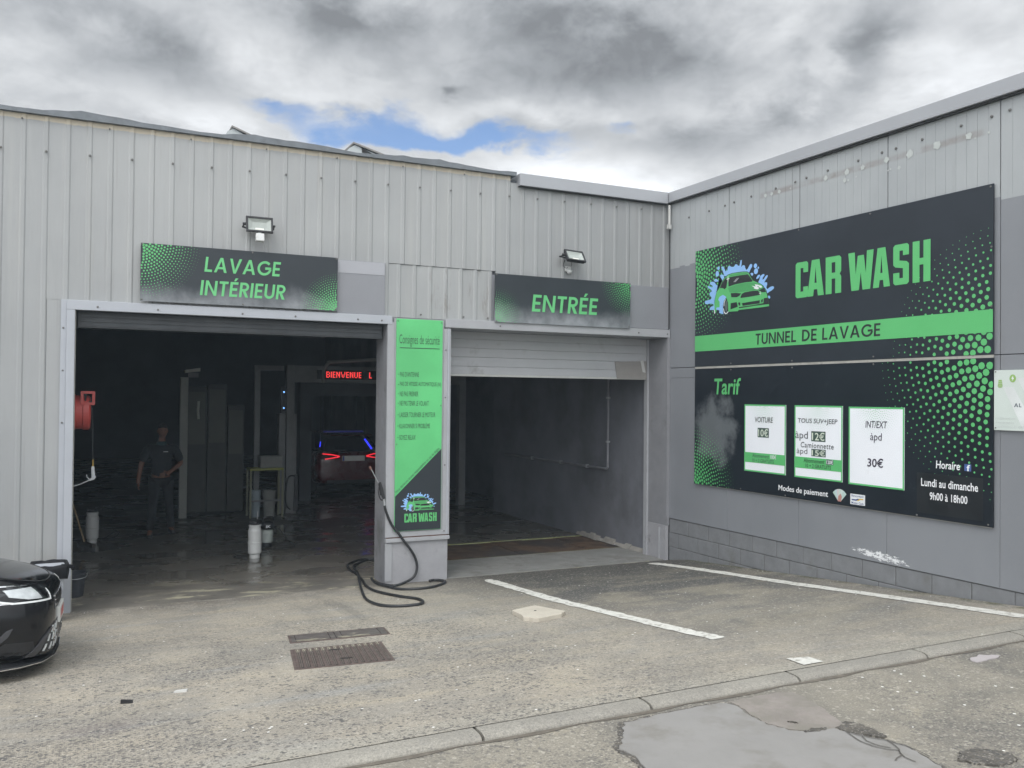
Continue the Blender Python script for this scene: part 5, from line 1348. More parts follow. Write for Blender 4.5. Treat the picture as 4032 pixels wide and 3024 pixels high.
def make_car(name, label, paint, body_st, roof_st, loc, rot, glass_st, wheels):
    t = thing(name, label, 'car', loc, None, rot)
    me = subsurf_mesh(loft([(x, half_sec(*p)) for x, *p in body_st]), 'body'); me.materials.append(paint)
    b = bpy.data.objects.new('body', me); COL.objects.link(b); b.parent = t
    def gsec(w0, z0, w1, z1): return [(0,z0-.02),(w0,z0-.02),(w0*.99,z0+.02),(w0+(w1-w0)*.6,z0+(z1-z0)*.6),(w1,z1-.05),(w1*.86,z1-.008),(w1*.4,z1),(0,z1+.004)]
    mg = subsurf_mesh(loft([(x, gsec(*p)) for x, *p in glass_st]), 'cabin_glass'); mg.materials.append(glass_m)
    g = bpy.data.objects.new('cabin_glass', mg); COL.objects.link(g); g.parent = t
    mr = subsurf_mesh(loft([(x, [(0,z1-.03),(w1*.86,z1-.035),(w1*.93,z1-.02),(w1*.86,z1+.006),(w1*.4,z1+.016),(0,z1+.02)]) for x, w1, z1 in roof_st]), 'roof_panel'); mr.materials.append(paint)
    r = bpy.data.objects.new('roof_panel', mr); COL.objects.link(r); r.parent = t
    wme = None
    for (x, y) in wheels:
        s = 1 if y > 0 else -1
        wo = bpy.data.objects.new('wheel', None); COL.objects.link(wo); wo.parent = t; wo.location = (x, y, .32)
        MB().lathe([(.21,-.10),(.29,-.105),(.318,-.08),(.32,0),(.318,.08),(.29,.105),(.21,.10)], (0,0,0), 28, 'y').build('tyre', tyre_m, wo, smooth=True, world=False)
        mb = MB().lathe([(.20,.06*s),(.215,.10*s),(.20,.095*s),(.05,.075*s)], (0,0,0), 24, 'y')
        for k in range(5):
            a = 2*PI*k/5; mb.hexa([(math.cos(a+d)*rr, yy*s, math.sin(a+d)*rr) for yy in (.06,.10) for rr, d in ((.03,-.3),(.20,-.12),(.20,.12),(.03,.3))])
        mb.build('rim', alloy_m, wo, world=False)
    bv = BVHTree.FromPolygons([v.co.copy() for v in me.vertices], [list(p.vertices) for p in me.polygons])
    return t, bv
def decal(bv, poly, org, dr, off, name, m, parent, thick=.006, cuts=3, ax=None):
    """poly given in (a, b) = (distance along the horizontal tangent, height); thrown on to the body along dr"""
    dr = Vector(dr).normalized(); tg = Vector((-dr.y, dr.x, 0)) if ax is None else Vector(ax)
    bm = bmesh.new(); vs = [bm.verts.new((a, b_, 0)) for a, b_ in poly]; bm.faces.new(vs)
    bmesh.ops.triangulate(bm, faces=bm.faces[:])
    bmesh.ops.subdivide_edges(bm, edges=bm.edges[:], cuts=cuts, use_grid_fill=True)
    o_ = Vector(org); res = {}
    for v in bm.verts:
        p = o_ + tg*v.co.x + Vector((0,0,v.co.y)); h = bv.ray_cast(p, dr)
        res[v] = (h[0] - dr*off) if h[0] is not None else None
    for v in list(bm.verts):
        if res[v] is None: res[v] = o_ + tg*v.co.x + Vector((0,0,v.co.y)) + dr*1.2
    V = [res[v] for v in bm.verts]; idx = {v: i for i, v in enumerate(bm.verts)}
    F = [[idx[v] for v in f.verts] for f in bm.faces]
    mb = MB(); mb.raw(V, F)
    # skirt back to the body so that it has thickness
    for e in bm.edges:
        if len(e.link_faces) == 1:
            a, b_ = res[e.verts[0]], res[e.verts[1]]
            mb.poly([a, b_, b_+dr*(off+thick), a+dr*(off+thick)])
    bm.free()
    return mb.build(name, m, parent, smooth=False, world=False)
# black hatchback, nose to the right
st_body = [(2.13,.34,.22,.50,.53),(2.12,.58,.17,.58,.62),(2.06,.74,.145,.63,.69),(1.93,.845,.14,.67,.76),(1.70,.895,.16,.73,.84),(1.35,.905,.18,.80,.90),(.95,.90,.18,.86,.97),(.2,.90,.17,.89,1.0),(-.8,.90,.17,.92,1.01),(-1.6,.89,.18,.95,1.03),(-1.95,.86,.22,.94,1.02),(-2.10,.74,.30,.88,.95),(-2.13,.60,.36,.80,.84)]
gl = [(1.02,.66,.95,.62,.96),(.55,.76,.98,.62,1.20),(.10,.79,.99,.60,1.39),(-.70,.80,1.0,.60,1.455),(-1.40,.78,1.01,.57,1.41),(-1.80,.74,1.01,.54,1.22),(-2.02,.66,1.0,.55,1.02)]
rf = [(.16,.585,1.375),(.0,.60,1.41),(-.70,.60,1.455),(-1.40,.575,1.412),(-1.60,.56,1.36)]
BC = (-9.86, -2.32, gz(-9.86, -2.32)-.005)
bc, bv = make_car('parked_car', 'black car with bright headlamp, its nose at the left end of the hall front', car_black, st_body, rf, BC, (-.083, 0, -.03), gl, [(1.32,-.80),(1.32,.80),(-1.32,-.80),(-1.32,.80)])
import os
sw = Vector((-.72,.69,0)).normalized()
def corner(poly, off, name, m, parent, side_=-1, cuts=3):
    d = Vector((-.70, -.71*side_, 0)).normalized(); org = Vector((2.0,.80*side_,0)) - d*1.0
    return decal(bv, poly, org, d, off, name, m, parent, cuts=cuts)
# a = tangent (-dy, dx): for side -1 the tangent runs towards the rear-right; measured by trial
for s in (-1, 1):
    k = -1 if s == -1 else 1
    corner([(-.12*k,.590),(-.44*k,.600),(-.44*k,.608),(-.16*k,.600)], .009, 'lamp_trim', chrome_m, bc, s)
    hl_ = corner([(.22*k,.575),(-.46*k,.62),(-.46*k,.732),(-.2*k,.725),(.16*k,.705),(.235*k,.68)], .003, 'headlamp', lampdark, bc, s)
    corner([(.10*k,.606),(-.02*k,.612),(-.14*k,.640),(-.16*k,.690),(.06*k,.690)], .007, 'lamp_bowl', lamp_m, hl_, s)
    corner([(.215*k,.580),(.228*k,.660),(.221*k,.660),(.203*k,.592),(-.12*k,.600),(-.34*k,.655),(-.34*k,.645),(-.13*k,.588)], .009, 'running_light', M('running_light', (.75,.77,.77), .25), hl_, s)
    corner([(.215*k,.700),(-.45*k,.735),(-.45*k,.727),(.205*k,.693)], .009, 'lamp_trim', chrome_m, hl_, s)
    corner([(.05*k,.22),(-.30*k,.20),(-.22*k,.27),(-.16*k,.315),(.02*k,.305)], .002, 'air_inlet', black_pl, bc, s)
    corner([(-.34*k,.205),(-.30*k,.20),(-.155*k,.36),(-.13*k,.42),(-.16*k,.405)], .012, 'inlet_fin', M('dark_gloss_trim', (.05,.05,.055), .2), bc, s)
    corner([(.06*k,.19),(-.02*k,.19),(.10*k,.315),(.20*k,.375),(.24*k,.372),(.16*k,.33)], .014, 'bumper_fin', M('dark_gloss_trim', (.05,.05,.055), .2), bc, s)
for s in (-1, 1):
    k = -1 if s == -1 else 1
    ci = corner([(.10*k,.20),(.38*k,.20),(.40*k,.36),(.30*k,.41),(.20*k,.38)], .003, 'corner_grille', black_pl, bc, s)
    for i, (u, v) in enumerate([(.12,.215),(.20,.215),(.27,.22),(.34,.225),(.16,.28),(.23,.28),(.30,.285),(.215,.335),(.28,.335),(.34,.34)]):
        corner([(u*k,v),((u+.014)*k,v),((u+.036)*k,v+.048),((u+.022)*k,v+.048)], .012, 'grille_bar', M('running_light', (.75,.77,.77), .25), ci, s, 1)
def front(poly, off, name, m, parent, cuts=3): return decal(bv, poly, (3.2,0,0), (-1,0,0), off, name, m, parent, cuts=cuts)
fr = front([(-.56,.20),(.56,.20),(.60,.30),(.50,.40),(-.50,.40),(-.60,.30)], .003, 'lower_grille', black_pl, bc)
for i in range(7):
    for j in range(3):
        u = -.50+i*.165+.03*j; v = .225+.055*j
        front([(u,v),(u+.012,v),(u+.03,v+.042),(u+.018,v+.042)], .010, 'grille_bar', chrome_m, fr, 1)
gr2 = front([(-.50,.49),(.50,.49),(.46,.60),(-.46,.60)], .003, 'upper_grille', black_pl, bc)
for v in (.515,.55,.58): front([(-.46,v),(.46,v),(.46,v+.010),(-.46,v+.010)], .008, 'grille_slat', chrome_m, gr2)
npl = MB().box(2.125,2.150,-.265,.265,.355,.475).build('number_plate', plate_w, bc, world=False, bevel=.004)
mb = MB()
for k in range(7):
    if k in (1, 5): continue
    mb.box(2.1505,2.1518,-.20+k*.06,-.165+k*.06,.38,.45)
mb.build('plate_character', red_ink, npl, world=False)['kind'] = 'stuff'
# splitter lip and hood seam
mb = MB(); prof = [(2.11,.0),(2.10,.40),(2.03,.66),(1.90,.80),(1.75,.87)]
up = [(x+.02,y) for x, y in prof]; loop = [(x,-y) for x, y in up[::-1]] + up[1:]
for i in range(len(loop)-1):
    (xa,ya),(xb,yb) = loop[i], loop[i+1]
    mb.hexa([(xa,ya,.125),(xb,yb,.125),(xb-.12,yb*.97,.125),(xa-.12,ya*.97,.125),(xa-.01,ya,.142),(xb-.01,yb,.142),(xb-.12,yb*.97,.16),(xa-.12,ya*.97,.16)])
mb.build('splitter', black_pl, bc, world=False)
mb = MB()
for i in range(len(loop)-1):
    (xa,ya),(xb,yb) = loop[i], loop[i+1]; mb.hexa([(xa+.003,ya*1.003,.128),(xb+.003,yb*1.003,.128),(xb,yb,.128),(xa,ya,.128),(xa+.003,ya*1.003,.134),(xb+.003,yb*1.003,.134),(xb,yb,.134),(xa,ya,.134)])
mb.build('splitter_trim', chrome_m, bc, world=False)
# hood shut line lies on the body as a thin dark groove
seam = [(2.05,.0),(2.03,.30),(1.96,.52),(1.80,.66),(1.40,.72),(.95,.74)]
sm = [(x,-y) for x, y in seam[::-1]] + seam[1:]
P = []
for p in smoothpath([(x,y,0) for x, y in sm], 6):
    h = bv.ray_cast(Vector((p.x,p.y,2)), Vector((0,0,-1)))
    if h[0] is not None: P.append(h[0]+Vector((0,0,.0005)))
MB().tube(P, .005, 5).build('hood_seam', gap_m, bc, world=False)

# red car in the wash tunnel, tail towards us
st_r = [(2.10,.60,.25,.60,.64),(2.0,.80,.20,.70,.78),(1.6,.88,.2,.80,.90),(.9,.90,.2,.90,1.0),(.0,.90,.2,.95,1.03),(-1.0,.90,.2,.97,1.04),(-1.75,.89,.22,.98,1.04),(-1.98,.86,.26,.97,1.02),(-2.08,.80,.30,.90,.95),(-2.12,.62,.36,.80,.84)]
rc, bvr = make_car('red_car', 'dark red hatchback with lit tail lamps inside the wash tunnel', car_red, st_r, rf, (-1.86, 11.90, 0), (0, 0, PI/2), gl, [(1.3,-.80),(1.3,.80),(-1.32,-.80),(-1.32,.80)])
mb_l = []
for s in (1, -1):
    tl = decal(bvr, [(.30*s,.90),(.68*s,.97),(.84*s,.93),(.80*s,.83),(.62*s,.82)], (-3.2,0,0), (1,0,0), .003, 'tail_lamp', M('tail_dark', (.05,.005,.008), .2), rc, cuts=2)
    for seg in ([(.32,.895),(.50,.935),(.70,.955)], [(.32,.885),(.50,.855),(.66,.835)]):
        for qd in strip([(a, b_) for a, b_ in seg], .022):
            decal(bvr, [(a*s, b_) for a, b_ in qd], (-3.2,0,0), (1,0,0), .010, 'lamp_strip', tail_red, tl, cuts=1)
npl = MB().box(-2.15,-2.12,-.265,.265,.785,.905).build('number_plate', M('plate_lit', (.62,.63,.60), .45, emit=(.7,.75,.6), es=.045), rc, world=False)
mb = MB(); mb.box(-2.1515,-2.1502,.22,.262,.79,.90); mb.build('plate_band', blue_ink, npl, world=False)
pr = Print(lambda u, v: (-2.1518, -u, v)); put_text(pr, '2-CFP-285', -.205, .25, .805, .885, .012); pr.build('plate_lettering', plate_ink, npl).location = (0,0,0)
MB().box(-2.10,-2.03,-.60,.60,.26,.36).build('rear_skirt', black_pl, rc, world=False, bevel=.02)
MB().hexa([(-1.95,-.52,1.36),(-1.95,.52,1.36),(-1.55,.50,1.39),(-1.55,-.50,1.39),(-1.95,-.50,1.385),(-1.95,.50,1.385),(-1.55,.48,1.42),(-1.55,-.48,1.42)]).build('roof_spoiler', car_red, rc, world=False, bevel=.01)

# ------------------------------------------------------------------ pump canisters on the wet floor
CANS = 'white pump canisters on the hall floor'
def canister(label, x, y, handle, s=1.0, rz_=0.0):
    t = thing('pump_canister', label, 'canister', (x, y, 0), CANS, (0, 0, rz_))
    MB().lathe([(.068,.0),(.070,.006),(.070,.055),(.082,.062),(.093,.075),(.094,.205),(.099,.210),(.099,.225),(.093,.230),(.093,.385),(.088,.40),(.080,.415),(.080,.445),(.088,.452),(.088,.468),(.05,.472)], (0,0,0), 28).build('tank', white_pl, t, smooth=False, world=False)
    MB().lathe([(.070,.4725),(.072,.485),(.055,.492),(.050,.51),(.022,.515)], (0,0,0), 20).build('lid', black_pl, t, world=False)
    mb = MB().box(-.075,.02,-.018,.018,.500,.520).tube([(.03,0,.51),(.03,0,.545),(.075,0,.55)], .009, 6); mb.build('handle', black_pl, t, world=False)
    if handle: MB().tube([(.028,0,.515),(.040,0,.665)], .0065, 8).build('pump_rod', steel_m, t, world=False)
    return t
canister('white canister with raised metal pump rod, standing free on the wet floor', -5.35, 2.44, True)
canister('white canister with black lid at the left wall behind the broom', -7.41, 4.72, False)
ik = thing('foam_sprayer', 'milky foam sprayer with big black head beside the white canister', 'sprayer', (-5.02,3.28,0))
MB().lathe([(.060,0),(.066,.01),(.066,.065),(.062,.07)], (-5.02,3.28,0), 24).build('base', black_pl, ik)
MB().lathe([(.070,.0705),(.082,.085),(.083,.20),(.087,.205),(.087,.215),(.082,.22),(.081,.262),(.06,.27)], (-5.02,3.28,0), 28).build('tank', milky_m, ik)
MB().lathe([(.05,.2705),(.083,.275),(.098,.30),(.100,.345),(.082,.375),(.05,.385),(.03,.395)], (-5.02,3.28,0), 28).build('head', black_pl, ik, smooth=True)
MB().tube(smoothpath([(-5.09,3.24,.395),(-5.10,3.23,.44),(-5.02,3.23,.465),(-4.94,3.25,.45),(-4.93,3.27,.40)],4), .011, 8).build('grip', black_pl, ik)
pr = Print(lambda u, v: (u, 3.1755, v)); put_text(pr, 'IK', -5.06, -4.985, .303, .343, .02, .1); pr.build('head_lettering', ink_white, ik)
MB().tube(smoothpath([(-4.93,3.24,.30),(-4.86,3.2,.27),(-4.80,3.25,.20),(-4.72,3.45,.13),(-4.66,3.50,.04),(-4.60,3.30,.014),(-4.72,3.0,.014),(-4.98,3.0,.014)],6), .008, 7).build('spray_hose', rubber_m, ik, smooth=True)
MB().tube([(-4.86,3.20,.27),(-4.77,3.28,.19)], .006, 6).build('spray_lance', steel_m, ik)
o = MB().tube(smoothpath([(-5.44,2.50,.012),(-5.54,2.62,.012),(-5.62,2.52,.012),(-5.55,2.40,.012),(-5.46,2.36,.012)],6), .009, 7).build('short_hose', rubber_m, None, smooth=True); tag(o, 'short black hose loop lying beside the free standing canister', 'hose')
o = MB().tube(smoothpath([(-7.30,4.80,.03),(-7.18,4.86,.02),(-7.06,4.92,.05),(-7.02,5.05,.10),(-7.1,5.1,.08),(-7.22,4.98,.02),(-7.33,4.95,.02)],6), .010, 7).build('short_hose', rubber_m, None, smooth=True); tag(o, 'black hose end beside the canister at the left wall', 'hose')

# ------------------------------------------------------------------ hose reel and air gun at the left door jamb
rl = thing('hose_reel', 'red wall mounted hose reel behind the left door jamb', 'hose reel', (-7.70,1.0,2.1))
MB().lathe([(.05,-7.73),(.175,-7.725),(.205,-7.71),(.208,-7.655),(.195,-7.648),(.195,-7.58),(.206,-7.572),(.206,-7.515),(.185,-7.495),(.06,-7.488)], (0,1.0,2.09), 36, 'x').build('drum_cover', red_pl, rl, smooth=False)
mb = MB(); a0, a1, z0, z1 = -7.60,-7.450,2.175,2.335
mb.box(a0,a1,.82,.86,z0,z0+.03).box(a0,a1,.82,.86,z1-.03,z1).box(a0,a0+.03,.82,.86,z0+.03,z1-.03).box(a1-.03,a1,.82,.86,z0+.03,z1-.03)
mb.box(a0,a1,.8605,1.0,z1-.025,z1).box(a0,a0+.02,.8605,1.0,z0,z1-.025).box(a1-.02,a1,.8605,1.0,z0,z1-.025)
mb.build('outlet_guide', red_pl, rl)
MB().box(a0+.021,a1-.021,.93,.94,z0+.005,z1-.026).build('guide_back', gap_m, rl)
MB().tube([(a0+.035,.85,z0+.035),(a1-.032,.85,z0+.035)], .012, 8).tube([(a0+.05,.85,z0+.03),(a0+.05,.85,z1-.03)], .010, 8).build('guide_roller', black_pl, rl)
MB().box(-7.86,-7.731,.92,1.08,1.98,2.2).build('wall_bracket', black_pl, rl)
MB().tube(smoothpath([(-7.50,.845,2.21),(-7.482,.842,2.15),(-7.474,.845,2.0),(-7.468,.85,1.75),(-7.462,.85,1.545)],4), .0075, 7).build('reel_hose', rubber_m, rl)
ag = thing('air_gun', 'grey air blow gun with brass fitting hanging from the red hose reel', 'air gun', (-7.46,.85,1.5))
MB().lathe([(.012,1.545),(.012,1.53),(.009,1.525),(.010,1.47)], (-7.461,.85,0), 10).build('brass_fitting', brass_m, ag)
gm = M('gun_grey', (.50,.52,.54), .35, .3, .05, 9)
MB().prism([(-7.480,.836,1.468),(-7.445,.836,1.468),(-7.436,.836,1.36),(-7.425,.836,1.345),(-7.445,.836,1.315),(-7.50,.836,1.298),(-7.51,.836,1.312),(-7.475,.836,1.335)], (0,.028,0)).build('gun_body', gm, ag, bevel=.004)
MB().tube([(-7.505,.85,1.304),(-7.60,.85,1.262),(-7.66,.85,1.245)], [.008,.006,.005], 8).build('gun_nozzle', gm, ag)
MB().tube([(-7.492,.84,1.318),(-7.522,.84,1.345),(-7.525,.84,1.375)], .006, 6).build('gun_trigger', gm, ag)

# broom and bucket inside the jamb
br = thing('broom', 'wooden handled broom with dark brush head leaning on the wall inside the left jamb', 'broom', (-7.5,4.0,0))
MB().tube([(-7.83,4.45,1.15),(-7.52,4.02,.12)], .013, 8).build('handle', wood_m, br)
MB().hexa([(-7.62,4.24,.075),(-7.42,3.70,.075),(-7.37,3.72,.075),(-7.57,4.26,.075),(-7.62,4.24,.12),(-7.42,3.70,.12),(-7.37,3.72,.12),(-7.57,4.26,.12)]).build('head', M('brush_back', (.045,.035,.03), .7), br)
mb = MB()
for i in range(30):
    for j_ in range(3):
        f = i/29; x = -7.607+.2*f+.013*j_; y = 4.235-.53*f+.006*j_; mb.box(x-.004,x+.004,y-.004,y+.004,.003,.0745)
mb.build('bristle', black_pl, br)['kind'] = 'stuff'
bk = thing('bucket', 'black rubber bucket just inside the left door jamb', 'bucket', (-7.63,.78,0))
MB().lathe([(.085,.0),(.090,.006),(.118,.255),(.128,.262),(.128,.275),(.116,.272),(.09,.03),(.001,.028)], (-7.63,.78,0), 28).build('pail', M('bucket_rubber', (.03,.033,.04), .55, 0, .2, 9), bk)
MB().tube(smoothpath([(-7.758,.78,.258),(-7.74,.70,.225),(-7.63,.648,.215),(-7.52,.70,.225),(-7.502,.78,.258)],5), .004, 6).build('bail', steel_m, bk)

# ------------------------------------------------------------------ wash portal with scrolling display
pt = thing('wash_portal', 'grey steel portal frame of the wash tunnel deep in the hall', 'wash portal', (-2.3,7.0,0))
MB().box(-3.985,-3.835,7.0,7.16,0,2.895).build('post', post_m, pt, bevel=.006)
MB().box(-4.125,-4.005,7.0,7.2,0,1.95).build('post', post_m, pt, bevel=.006)
MB().box(-3.834,-3.79,7.0,7.2,0,1.935).build('guard_plate', post_m, pt)
MB().box(-4.545,-4.435,7.3,7.42,0,2.79).build('post', post_m, pt, bevel=.006)
MB().box(-4.545,-3.986,7.3,7.42,2.7905,2.885).build('cross_beam', post_m, pt)
MB().box(-3.834,-.35,7.0,7.22,2.56,2.89).build('cross_beam', post_m, pt, bevel=.006)
MB().box(-.349,-.20,7.0,7.16,0,2.89).build('post', post_m, pt)
MB().tube(smoothpath([(-3.36,6.7,2.55),(-3.34,6.7,2.80),(-3.26,6.7,2.93),(-3.14,6.7,2.965),(-2.0,6.7,3.045),(-.6,6.7,3.05)],4), .032, 8).build('spray_pipe', M('pale_pipe2', (.30,.31,.30), .5), pt)
dp = thing('message_display', 'scrolling display with red dot letters BIENVENUE on the tunnel portal', 'display', (-2.6,6.97,2.7))
MB().box(-3.40,-1.1,6.965,6.999,2.63,2.81).build('casing', black_pl, dp)
FONT = {'B':['1110','1001','1001','1110','1001','1001','1110'],'I':['1','1','1','1','1','1','1'],'E':['111','100','100','111','100','100','111'],'N':['1001','1101','1101','1011','1011','1001','1001'],'V':['10001','10001','10001','01010','01010','01010','00100'],'U':['1001','1001','1001','1001','1001','1001','0110'],'L':['100','100','100','100','100','100','111'],' ':['000']*7}
mb = MB(); x = -3.215; pitch_ = .0183
for ch in 'BIENVENUE  L':
    for r_, row in enumerate(FONT[ch]):
        for c_, v in enumerate(row):
            if v == '1':
                cx, cz = x+c_*pitch_, 2.772-r_*.0172
                mb.poly([(cx+.0085*math.cos(2*PI*k/8), 6.9635, cz+.0085*math.sin(2*PI*k/8)) for k in range(8)])
    x += (len(FONT[ch][0])+1)*pitch_
mb.build('led_lettering', led_red, dp, fix=False)['kind'] = 'stuff'
sg2 = thing('signal_box', 'narrow black box with two small blue signal lamps beside the portal post', 'signal', (-4.06,6.96,2.2))
MB().box(-4.12,-4.0,6.94,6.995,1.955,2.47).build('housing', black_pl, sg2, bevel=.006)
for z in (2.365, 2.055):
    MB().lathe([(.001,-.012),(.010,-.010),(.016,-.002),(.016,0)], (-4.055,6.937,z), 12, 'y').build('lamp', blue_spot, sg2)
    MB().lathe([(.028,-.02),(.030,-.0),(.024,0)], (-4.055,6.938,z), 14, 'y', cap=False).build('lamp_hood', black_pl, sg2)
# added arch, and glowing bars imitating blue reflections on the red car
wl = thing('added_arch', 'dark added arch holding the blue bars just short of the red car', 'added arch', (-1.8,9.0,0))
MB().box(-3.3,-.30,8.9,9.2,2.30,2.7).build('arch_beam', dark_in, wl)  # arch added to screen the blue glow and carry its bars
MB().box(-3.3,-3.05,8.9,9.2,0,2.299).build('arch_post', dark_in, wl)
MB().box(-.55,-.30,8.9,9.2,0,2.299).build('arch_post', dark_in, wl)

bl = thing('blue_glints', 'added glowing blue bars imitating reflections on the red car', 'lamp', (-2.2,9.42,2.3))
MB().tube([(-2.722,9.42,1.26),(-2.738,9.42,1.14)], .012, 8).build('glint_bar', blue_glint_m, bl)
MB().tube([(-1.70,9.42,1.31),(-1.53,9.42,1.08)], .020, 8).build('glint_bar', blue_glint_m, bl)
MB().box(-2.66,-1.74,9.41,9.43,1.468,1.502).build('dim_glint_bar', M('dim_blue_glint', (.05,.05,.2), .4, emit=(.05,.05,1.0), es=.05), bl)  # weak glow imitating the blue reflection along the car roof
mb = MB()
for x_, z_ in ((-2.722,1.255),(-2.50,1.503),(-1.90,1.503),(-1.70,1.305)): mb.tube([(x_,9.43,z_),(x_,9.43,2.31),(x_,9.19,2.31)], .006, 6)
mb.build('hanger', black_pl, bl)['kind'] = 'stuff'  # rods only carry the added glowing bars
# work stand with box and tub
ws = thing('work_stand', 'yellow topped steel work stand left of the portal', 'stand', (-4.42,6.8,0))
MB().box(-4.74,-4.12,6.55,6.95,.885,.925).build('top', yellow_m, ws, bevel=.004)
for (x, y) in ((-4.725,6.565),(-4.135,6.565),(-4.725,6.935),(-4.135,6.935)): MB().box(x-.018,x+.018,y-.015,y+.015,0,.884).build('leg', M('stand_leg', (.22,.22,.14), .6), ws)
MB().box(-4.70,-4.16,6.57,6.59,.30,.33).build('rail', post_m, ws)
bxo = thing('grey_box', 'pale grey box standing on the yellow topped work stand', 'box', (-4.33,6.75,.926))
MB().box(-4.54,-4.13,6.62,6.90,.926,1.13).build('carton', box_m, bxo, bevel=.008)
MB().box(-4.55,-4.12,6.61,6.91,1.131,1.15).build('lid', box_m, bxo, bevel=.004)
tb = thing('white_tub', 'pale blue grey tub on the floor under the work stand', 'tub', (-4.6,6.75,0))
MB().lathe([(.085,0),(.10,.48),(.108,.485),(.108,.50),(.095,.498),(.08,.02),(.001,.02)], (-4.60,6.75,0), 20).build('tub', M('tub_blue', (.30,.36,.40), .5), tb)
tb = thing('grey_tub', 'wide grey tub on the floor under the work stand, next to the pale blue one', 'tub', (-4.35,6.75,0))
MB().lathe([(.10,0),(.125,.47),(.133,.475),(.133,.49),(.118,.488),(.09,.02),(.001,.02)], (-4.345,6.75,0), 20).build('tub', box_m, tb)
hc = thing('hung_hose', 'black hose hanging in a loop on the portal post', 'hose', (-3.9,6.96,.6))
MB().tube(smoothpath([(-3.80,6.97,.70),(-3.86,6.95,.74),(-3.95,6.95,.70),(-3.99,6.95,.45),(-3.98,6.95,.18),(-3.90,6.95,.08)],6), .014, 7).build('hose', rubber_m, hc, smooth=True)
MB().hexa([(-3.84,6.93,.05),(-3.76,6.93,.05),(-3.76,6.99,.05),(-3.84,6.99,.05),(-3.82,6.93,.76),(-3.77,6.93,.76),(-3.77,6.99,.76),(-3.82,6.99,.76)]).build('grip', black_pl, hc)
# pale post with hooded lamp, darker cabinets further back
pp = thing('lamp_post', 'pale steel post with slanted reflector hood at the back of the hall', 'post', (-5.85,7.0,0))
MB().box(-5.94,-5.80,7.0,7.12,.0,2.62).build('post', pale_post, pp, bevel=.01)
MB().hexa([(-5.87,6.95,2.70),(-5.60,6.95,2.735),(-5.60,7.15,2.735),(-5.87,7.15,2.70),(-5.87,6.95,2.755),(-5.60,6.95,2.80),(-5.60,7.15,2.80),(-5.87,7.15,2.755)]).build('hood', M('hood_pale', (.55,.56,.50), .5), pp)
MB().box(-5.80,-5.62,7.02,7.10,2.62,2.70).build('arm', post_m, pp)
MB().tube([(-5.615,7.0,1.84),(-5.625,7.0,2.0),(-5.615,7.0,2.18)], .022, 8).build('tube_light', M('tube_pale', (.50,.52,.46), .4), pp)
cb = thing('tall_cabinet', 'tall dull cabinets standing beside the pale lamp post', 'cabinet', (-5.3,7.5,0))
for i, (a, b_, h) in enumerate(((-5.78,-5.42,2.45),(-5.40,-5.05,2.5),(-5.03,-4.72,2.1))):
    MB().box(a,b_,7.4,7.8,.05,h).build('cabinet_body', M('cabinet_olive', (.035,.037,.032), .6), cb, bevel=.006)
    MB().box(a+.03,b_-.03,7.385,7.399,h*.55,h-.1).build('cabinet_door', M('cabinet_door', (.06,.065,.05), .5), cb)
# equipment post at the far end of the gate lane
eq = thing('terminal_post', 'dark terminal post standing in the shade beyond the gate', 'post', (-1.05,6.3,0))
MB().box(-1.10,-.98,6.3,6.42,0,.95).build('column', M('terminal_grey', (.16,.17,.18), .5), eq, bevel=.006)
MB().hexa([(-1.14,6.24,.95),(-.94,6.24,.95),(-.94,6.46,.95),(-1.14,6.46,.95),(-1.14,6.28,1.15),(-.94,6.28,1.15),(-.94,6.46,1.10),(-1.14,6.46,1.10)]).build('head', black_pl, eq, bevel=.006)
# ceiling lamp seen above the display
cl = thing('tube_lamp', 'pale unlit tube lamp on a tray under the hall ceiling', 'ceiling lamp', (-3.3,4.4,3.6))
MB().box(-3.95,-2.9,4.4,4.62,3.45,3.52).build('tray', M('tray_grey', (.16,.16,.17), .5), cl)
MB().tube([(-3.42,4.38,3.60),(-3.05,4.38,3.57)], .028, 10).build('tube', M('tube_white', (.62,.62,.58), .4), cl)
MB().tube([(-3.7,4.5,3.52),(-3.7,4.5,4.55)], .01, 6).tube([(-3.1,4.5,3.52),(-3.1,4.5,4.55)], .01, 6).build('hanger', steel_m, cl)

# ------------------------------------------------------------------ man walking out of the dark
def skin_mesh(name, V, E, Rr, lv=2, root=0):
    me = bpy.data.meshes.new(name); me.from_pydata(V, E, []); me.update()
    ob = bpy.data.objects.new(name, me); COL.objects.link(ob)
    sk = ob.modifiers.new('skin', 'SKIN'); sk.use_smooth_shade = True; sk.branch_smoothing = .4
    for i, d in enumerate(me.skin_vertices[0].data):
        r = Rr[i]; d.radius = r if isinstance(r, tuple) else (r, r); d.use_root = (i == root)
    ss = ob.modifiers.new('sub', 'SUBSURF'); ss.levels = lv; ss.render_levels = lv
    out = evaluated_mesh(ob); bpy.data.objects.remove(ob); bpy.data.meshes.remove(me)
    for p in out.polygons: p.use_smooth = True
    return out
def as_mb(me):
    mb = MB(); mb.v = [tuple(v.co) for v in me.vertices]; mb.f = [list(p.vertices) for p in me.polygons]; return mb
def chain(parts):
    """parts: dict name -> (pos, radius, parent)"""
    names = list(parts); V = [parts[n][0] for n in names]; Rr = [parts[n][1] for n in names]
    E = [(names.index(parts[n][2]), i) for i, n in enumerate(names) if parts[n][2]]
    return V, E, Rr
man = thing('person', 'man in dark work clothes with teal collar walking out of the dark hall', 'person', (-6.40, 5.05, 0))
